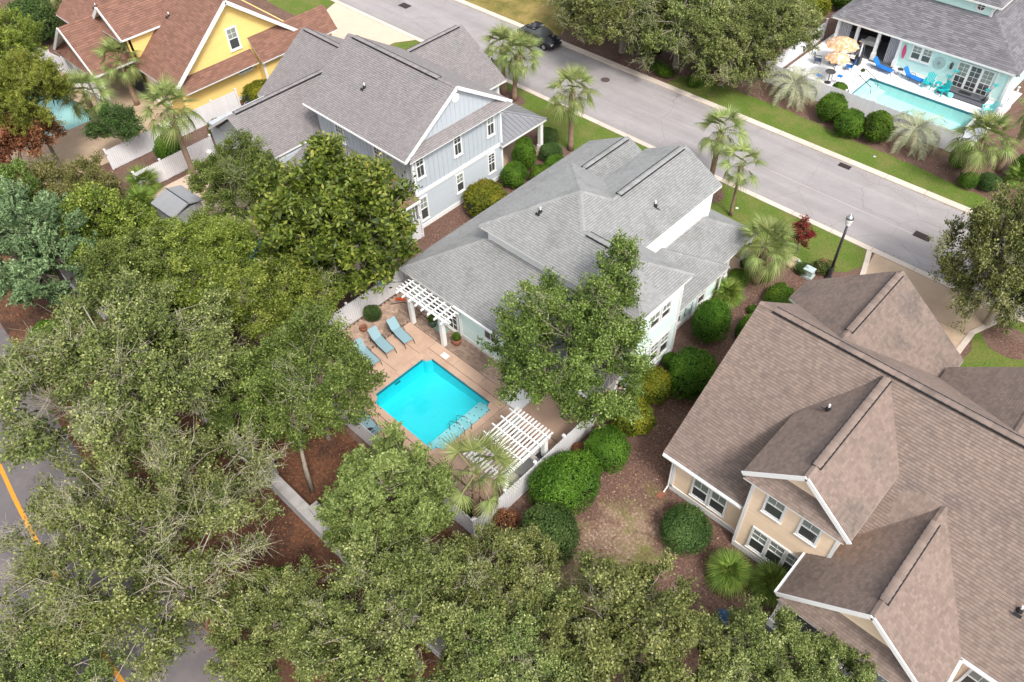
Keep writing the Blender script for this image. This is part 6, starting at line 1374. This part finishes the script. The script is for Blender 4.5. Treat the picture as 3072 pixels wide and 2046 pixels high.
# ------------------------------------------------------------------ things on the white deck across the street
def tiki(label, x, y, h, r):
    o = thing('tiki_umbrella', label, 'umbrella', (x, y, .05)); MB().tube([(0, 0, 0), (0, 0, h + .3)], .03, 8).build('pole', 'bark', o)
    mb = MB(); n = 28; rings = [(0.03, .62), (.35, .5), (.7, .27), (1.0, 0.0)]
    for i, (q, z) in enumerate(rings):
        for j in range(n): rr = r * q * (1 + (.05 * ((j % 2) * 2 - 1) if i else 0)); mb.v.append((rr * math.cos(6.2832 * j / n), rr * math.sin(6.2832 * j / n), h - .35 + z * r * .8 + (.06 * ((j % 3) - 1) if i == 3 else 0)))
    for i in range(3):
        for j in range(n): mb.f.append((i * n + j, i * n + (j + 1) % n, (i + 1) * n + (j + 1) % n, (i + 1) * n + j)); mb.m.append(0); mb.a.append(.5)
    mb.build('canopy', 'thatch', o)
    for k in range(10):
        a = k * .6283; MB().tube([(.05, 0, h + .05), (r * .95 * math.cos(a), r * .95 * math.sin(a), h - .38)], .012, 4).build('rib', 'bark', o)
tiki('larger thatched tiki umbrella over the dining table', -24.9, 66.9, 2.2, 1.4); tiki('smaller thatched tiki umbrella by the high table', -24.0, 64.3, 2.3, 1.02)
dt = thing('dining_table', 'dark glass dining table under the larger tiki umbrella', 'table', (-25.0, 66.7, .05)); MB().lathe([(.75, .70), (.75, .73)], 18).build('table_top', 'glass', dt)
for a in range(4): MB().tube([(.2 * math.cos(a * 1.57), .2 * math.sin(a * 1.57), .7), (.5 * math.cos(a * 1.57 + .3), .5 * math.sin(a * 1.57 + .3), 0)], .025, 6).build('leg', 'metal_dark', dt)
for i, (x, y, rz, lab) in enumerate(((-23.7, 66.7, -1.2, 'blue dining chair right of the dark dining table'), (-26.3, 66.0, 1.9, 'dark blue dining chair left of the dark dining table'))):
    blue_chair(lab, x, y, rz, 'sling_blue' if i == 0 else 'sling_navy')
ht = thing('bar_table', 'high glass table beneath the smaller tiki umbrella', 'table', (-24.0, 63.6, .05)); MB().lathe([(.45, 1.0), (.45, 1.03)], 16).build('table_top', 'glass', ht); MB().tube([(0, 0, 0), (0, 0, 1)], .04, 6).build('stem', 'metal_dark', ht); MB().lathe([(.3, 0), (.28, .03)], 12).build('foot', 'metal_dark', ht)
for i, (x, y, lab) in enumerate(((-23.2, 63.9, 'high stool right of the bar table'), (-24.6, 62.9, 'high stool in front of the bar table'))):
    o = thing('bar_stool', lab, 'stool', (x, y, .05)); MB().box(-.2, .2, -.2, .2, .74, .78).build('seat', 'sling_blue', o)
    for sx in (-.17, .17):
        for sy in (-.17, .17): MB().tube([(sx, sy, .74), (sx * 1.3, sy * 1.3, 0)], .015, 5).build('leg', 'metal_dark', o)
ph = thing('patio_heater', 'black pyramid patio heater by the aqua house porch', 'patio heater', (-23.6, 68.1, .05)); MB().box(-.25, .25, -.25, .25, 0, .75).build('base', 'metal_dark', ph)
for sx in (-1, 1):
    for sy in (-1, 1): MB().tube([(sx * .25, sy * .25, .75), (sx * .12, sy * .12, 2.1)], .018, 5).build('strut', 'steel', ph)
MB().lathe([(.07, .75), (.07, 2.1)], 8).build('glass_tube', 'lamp_glass', ph); MB().box(-.3, .3, -.3, .3, 2.12, 2.18).build('hood', 'steel', ph)
def adirondack(label, x, y, rz, m):
    o = thing('adirondack_chair', label, 'chair', (x, y, .05), rz)
    for i in range(5): u_ = -.24 + i * .12; mb = MB(); mb.beam((u_, .22, .36), (u_ * 1.15, .52, 1.15 - .05 * abs(i - 2)), .10, .025, up=(0, 1, 0)); mb.build('back_slat', m, o)
    for i in range(4): MB().box(-.28, .28, -.32 + i * .14, -.2 + i * .14, .40 - i * .02, .425 - i * .02).build('seat_slat', m, o)
    for sg in (-1, 1):
        MB().box(sg * .34 - .07, sg * .34 + .07, -.4, .35, .6, .63).build('armrest', m, o); MB().box(sg * .33 - .03, sg * .33 + .03, -.36, -.27, 0, .6).build('leg', m, o); MB().box(sg * .33 - .03, sg * .33 + .03, .22, .3, 0, .6).build('leg', m, o)
adirondack('teal adirondack chair left of the pair by the aqua house', -17.3, 68.3, .1, 'plastic_teal'); adirondack('teal adirondack chair right of the pair by the aqua house', -15.9, 67.9, -.5, 'plastic_teal'); adirondack('pale aqua adirondack chair at the right end of the white deck', -11.9, 67.4, -.8, 'plastic_aqua')
ot = thing('side_table', 'small teal table between the two teal chairs', 'table', (-16.6, 68.7, .05)); MB().box(-.22, .22, -.22, .22, .5, .54).build('table_top', 'plastic_teal', ot)
for sx in (-.18, .18):
    for sy in (-.18, .18): MB().box(sx - .03, sx + .03, sy - .03, sy + .03, 0, .5).build('leg', 'plastic_teal', ot)
s2 = thing('side_table', 'round black side table between the blue loungers', 'table', (-20.0, 68.75, .05)); MB().lathe([(.25, .5), (.25, .53)], 12).build('table_top', 'metal_dark', s2)
for a in range(3): MB().tube([(.2 * math.cos(a * 2.1), .2 * math.sin(a * 2.1), .5), (.24 * math.cos(a * 2.1), .24 * math.sin(a * 2.1), 0)], .015, 5).build('leg', 'metal_dark', s2)
sb = thing('surfboard', 'pink and red surfboard hung on the aqua wall', 'surfboard', (-20.45, 69.5, 1.75)); mb = MB(); n = 14
out = [(.16 * math.sin(math.pi * i / n) ** .7, -.65 + 1.3 * i / n) for i in range(n + 1)]
mb.prism([(a, b) for a, b in out] + [(-a, b) for a, b in reversed(out[1:-1])], 0, .03); mb.build('board', 'pink', sb, mtx=Matrix.Rotation(math.pi / 2, 4, 'X') @ Matrix.Rotation(.12, 4, 'Z'))
wa = thing('wall_art', 'round metal wall art on the aqua wall', 'wall art', (-17.4, 69.55, 1.7)); MB().tube([(.48 * math.cos(i * .2618), 0, .48 * math.sin(i * .2618)) for i in range(25)], .02, 5).build('ring', 'util', wa)
for a in range(7): MB().box(-.02, .02, -.44, .44, .005, .02).build('spoke', 'util', wa, mtx=Matrix.Rotation(math.pi / 2, 4, 'X') @ Matrix.Rotation(a * .449, 4, 'Z'))
ws = thing('wall_lantern', 'black lantern on the aqua wall beside the doors', 'lantern', (-16.35, 69.52, 1.85)); MB().box(-.1, .1, -.14, .04, -.25, .15).build('body', 'metal_dark', ws); MB().lathe([(.14, .15), (.03, .3)], 8, c=(0, -.05, 0)).build('cap', 'metal_dark', ws)
for i, (x, y, lab) in enumerate(((-16.05, 68.9, 'metal palm sculpture left of the glazed doors'), (-12.75, 68.75, 'metal palm sculpture right of the glazed doors'))):
    o = thing('palm_sculpture', lab, 'sculpture', (x, y, .28 if i == 0 else .28)); MB().lathe([(.15, 0), (.17, .2)], 8).build('base', 'metal_dark', o)
    for (dx, h) in ((.35, 1.55), (-.05, .95)):
        MB().tube([(0, 0, .2), (dx * .3, 0, h * .6), (dx, 0, h)], .025, 6).build('stem', 'metal_dark', o)
        for k in range(7): a = k * .9; mb = MB(); mb.tube([(dx, 0, h), (dx + .16 * math.cos(a), .16 * math.sin(a), h + .07), (dx + .28 * math.cos(a), .28 * math.sin(a), h - .06)], [.03, .035, .008], 4); mb.build('leaf', 'plastic_teal', o)
pot('aqua pot beside the teal chairs', -15.2, 68.0, .25, .3, 'plastic_aqua', None, z=.05)
tag(MB().box(-14.9, -13.9, 68.75, 69.2, .285, .3).build('door_mat', 'tyre'), 'dark door mat on the step of the glazed doors', 'mat'); tag(MB().box(-24.6, -23.6, 68.25, 68.7, .055, .075).build('door_mat', 'tyre'), 'dark door mat at the aqua house porch', 'mat')
ty = thing('pool_toy', 'small green and yellow pool toy beside the blue lounger', 'toy', (-22.6, 67.3, .05)); MB().lathe([(.12, 0), (.2, .08), (.14, .2), (.04, .28)], 10).build('float', 'lf_shrub_y', ty, smooth=True)
it = thing('indoor_table', 'white clothed table inside the aqua house porch', 'table', (-24.0, 71.5, .14)); MB().box(-.6, .6, -.45, .45, .7, .76).build('table_top', 'white', it); MB().box(-.58, .58, -.43, .43, .35, .7).build('cloth', 'white', it)
for sx in (-.5, .5): MB().box(sx - .04, sx + .04, -.3, .3, 0, .35).build('leg', 'bark', it)
h2 = thing('handrail', 'thin metal handrail at the aqua house pool steps', 'handrail', (0, 0, 0))
for y in (64.9, 66.2): MB().tube([(-22.3, y, .05), (-22.3, y, .8), (-22.0, y, .9), (-20.7, y, .25), (-20.6, y, -.3)], .025, 6).build('rail', 'metal_dark', h2, smooth=True)
sb2 = thing('beach_chair', 'blue folding chair at the right end of the white deck', 'chair', (-11.6, 65.6, .05), -.6)
mb = MB(); mb.beam((0, .0, .3), (0, .45, .85), .5, .03, up=(0, 1, 0)); mb.build('backrest', 'sling_blue', sb2); MB().box(-.25, .25, -.45, .02, .27, .3).build('seat', 'sling_blue', sb2)
for sx in (-.25, .25): MB().tube([(sx, -.4, .28), (sx, .2, 0)], .015, 5).build('leg', 'steel', sb2); MB().tube([(sx, .1, .4), (sx, -.3, 0)], .015, 5).build('leg', 'steel', sb2)

nt2 = thing('pool_skimmer_net', 'turquoise pool skimmer net resting on the fence by the magnolia', 'net', (0, 0, 0))
MB().tube([(-31.7, 20.35, 1.78), (-31.2, 21.15, 1.62), (-30.9, 21.6, 1.5)], .018, 6).build('pole', 'metal_dark', nt2)
nb = MB(); nb.lathe([(.05, -.16), (.18, -.12), (.22, 0), (.2, .02)], 10, c=(-31.85, 20.1, 1.84)); nb.build('net', 'plastic_aqua', nt2)
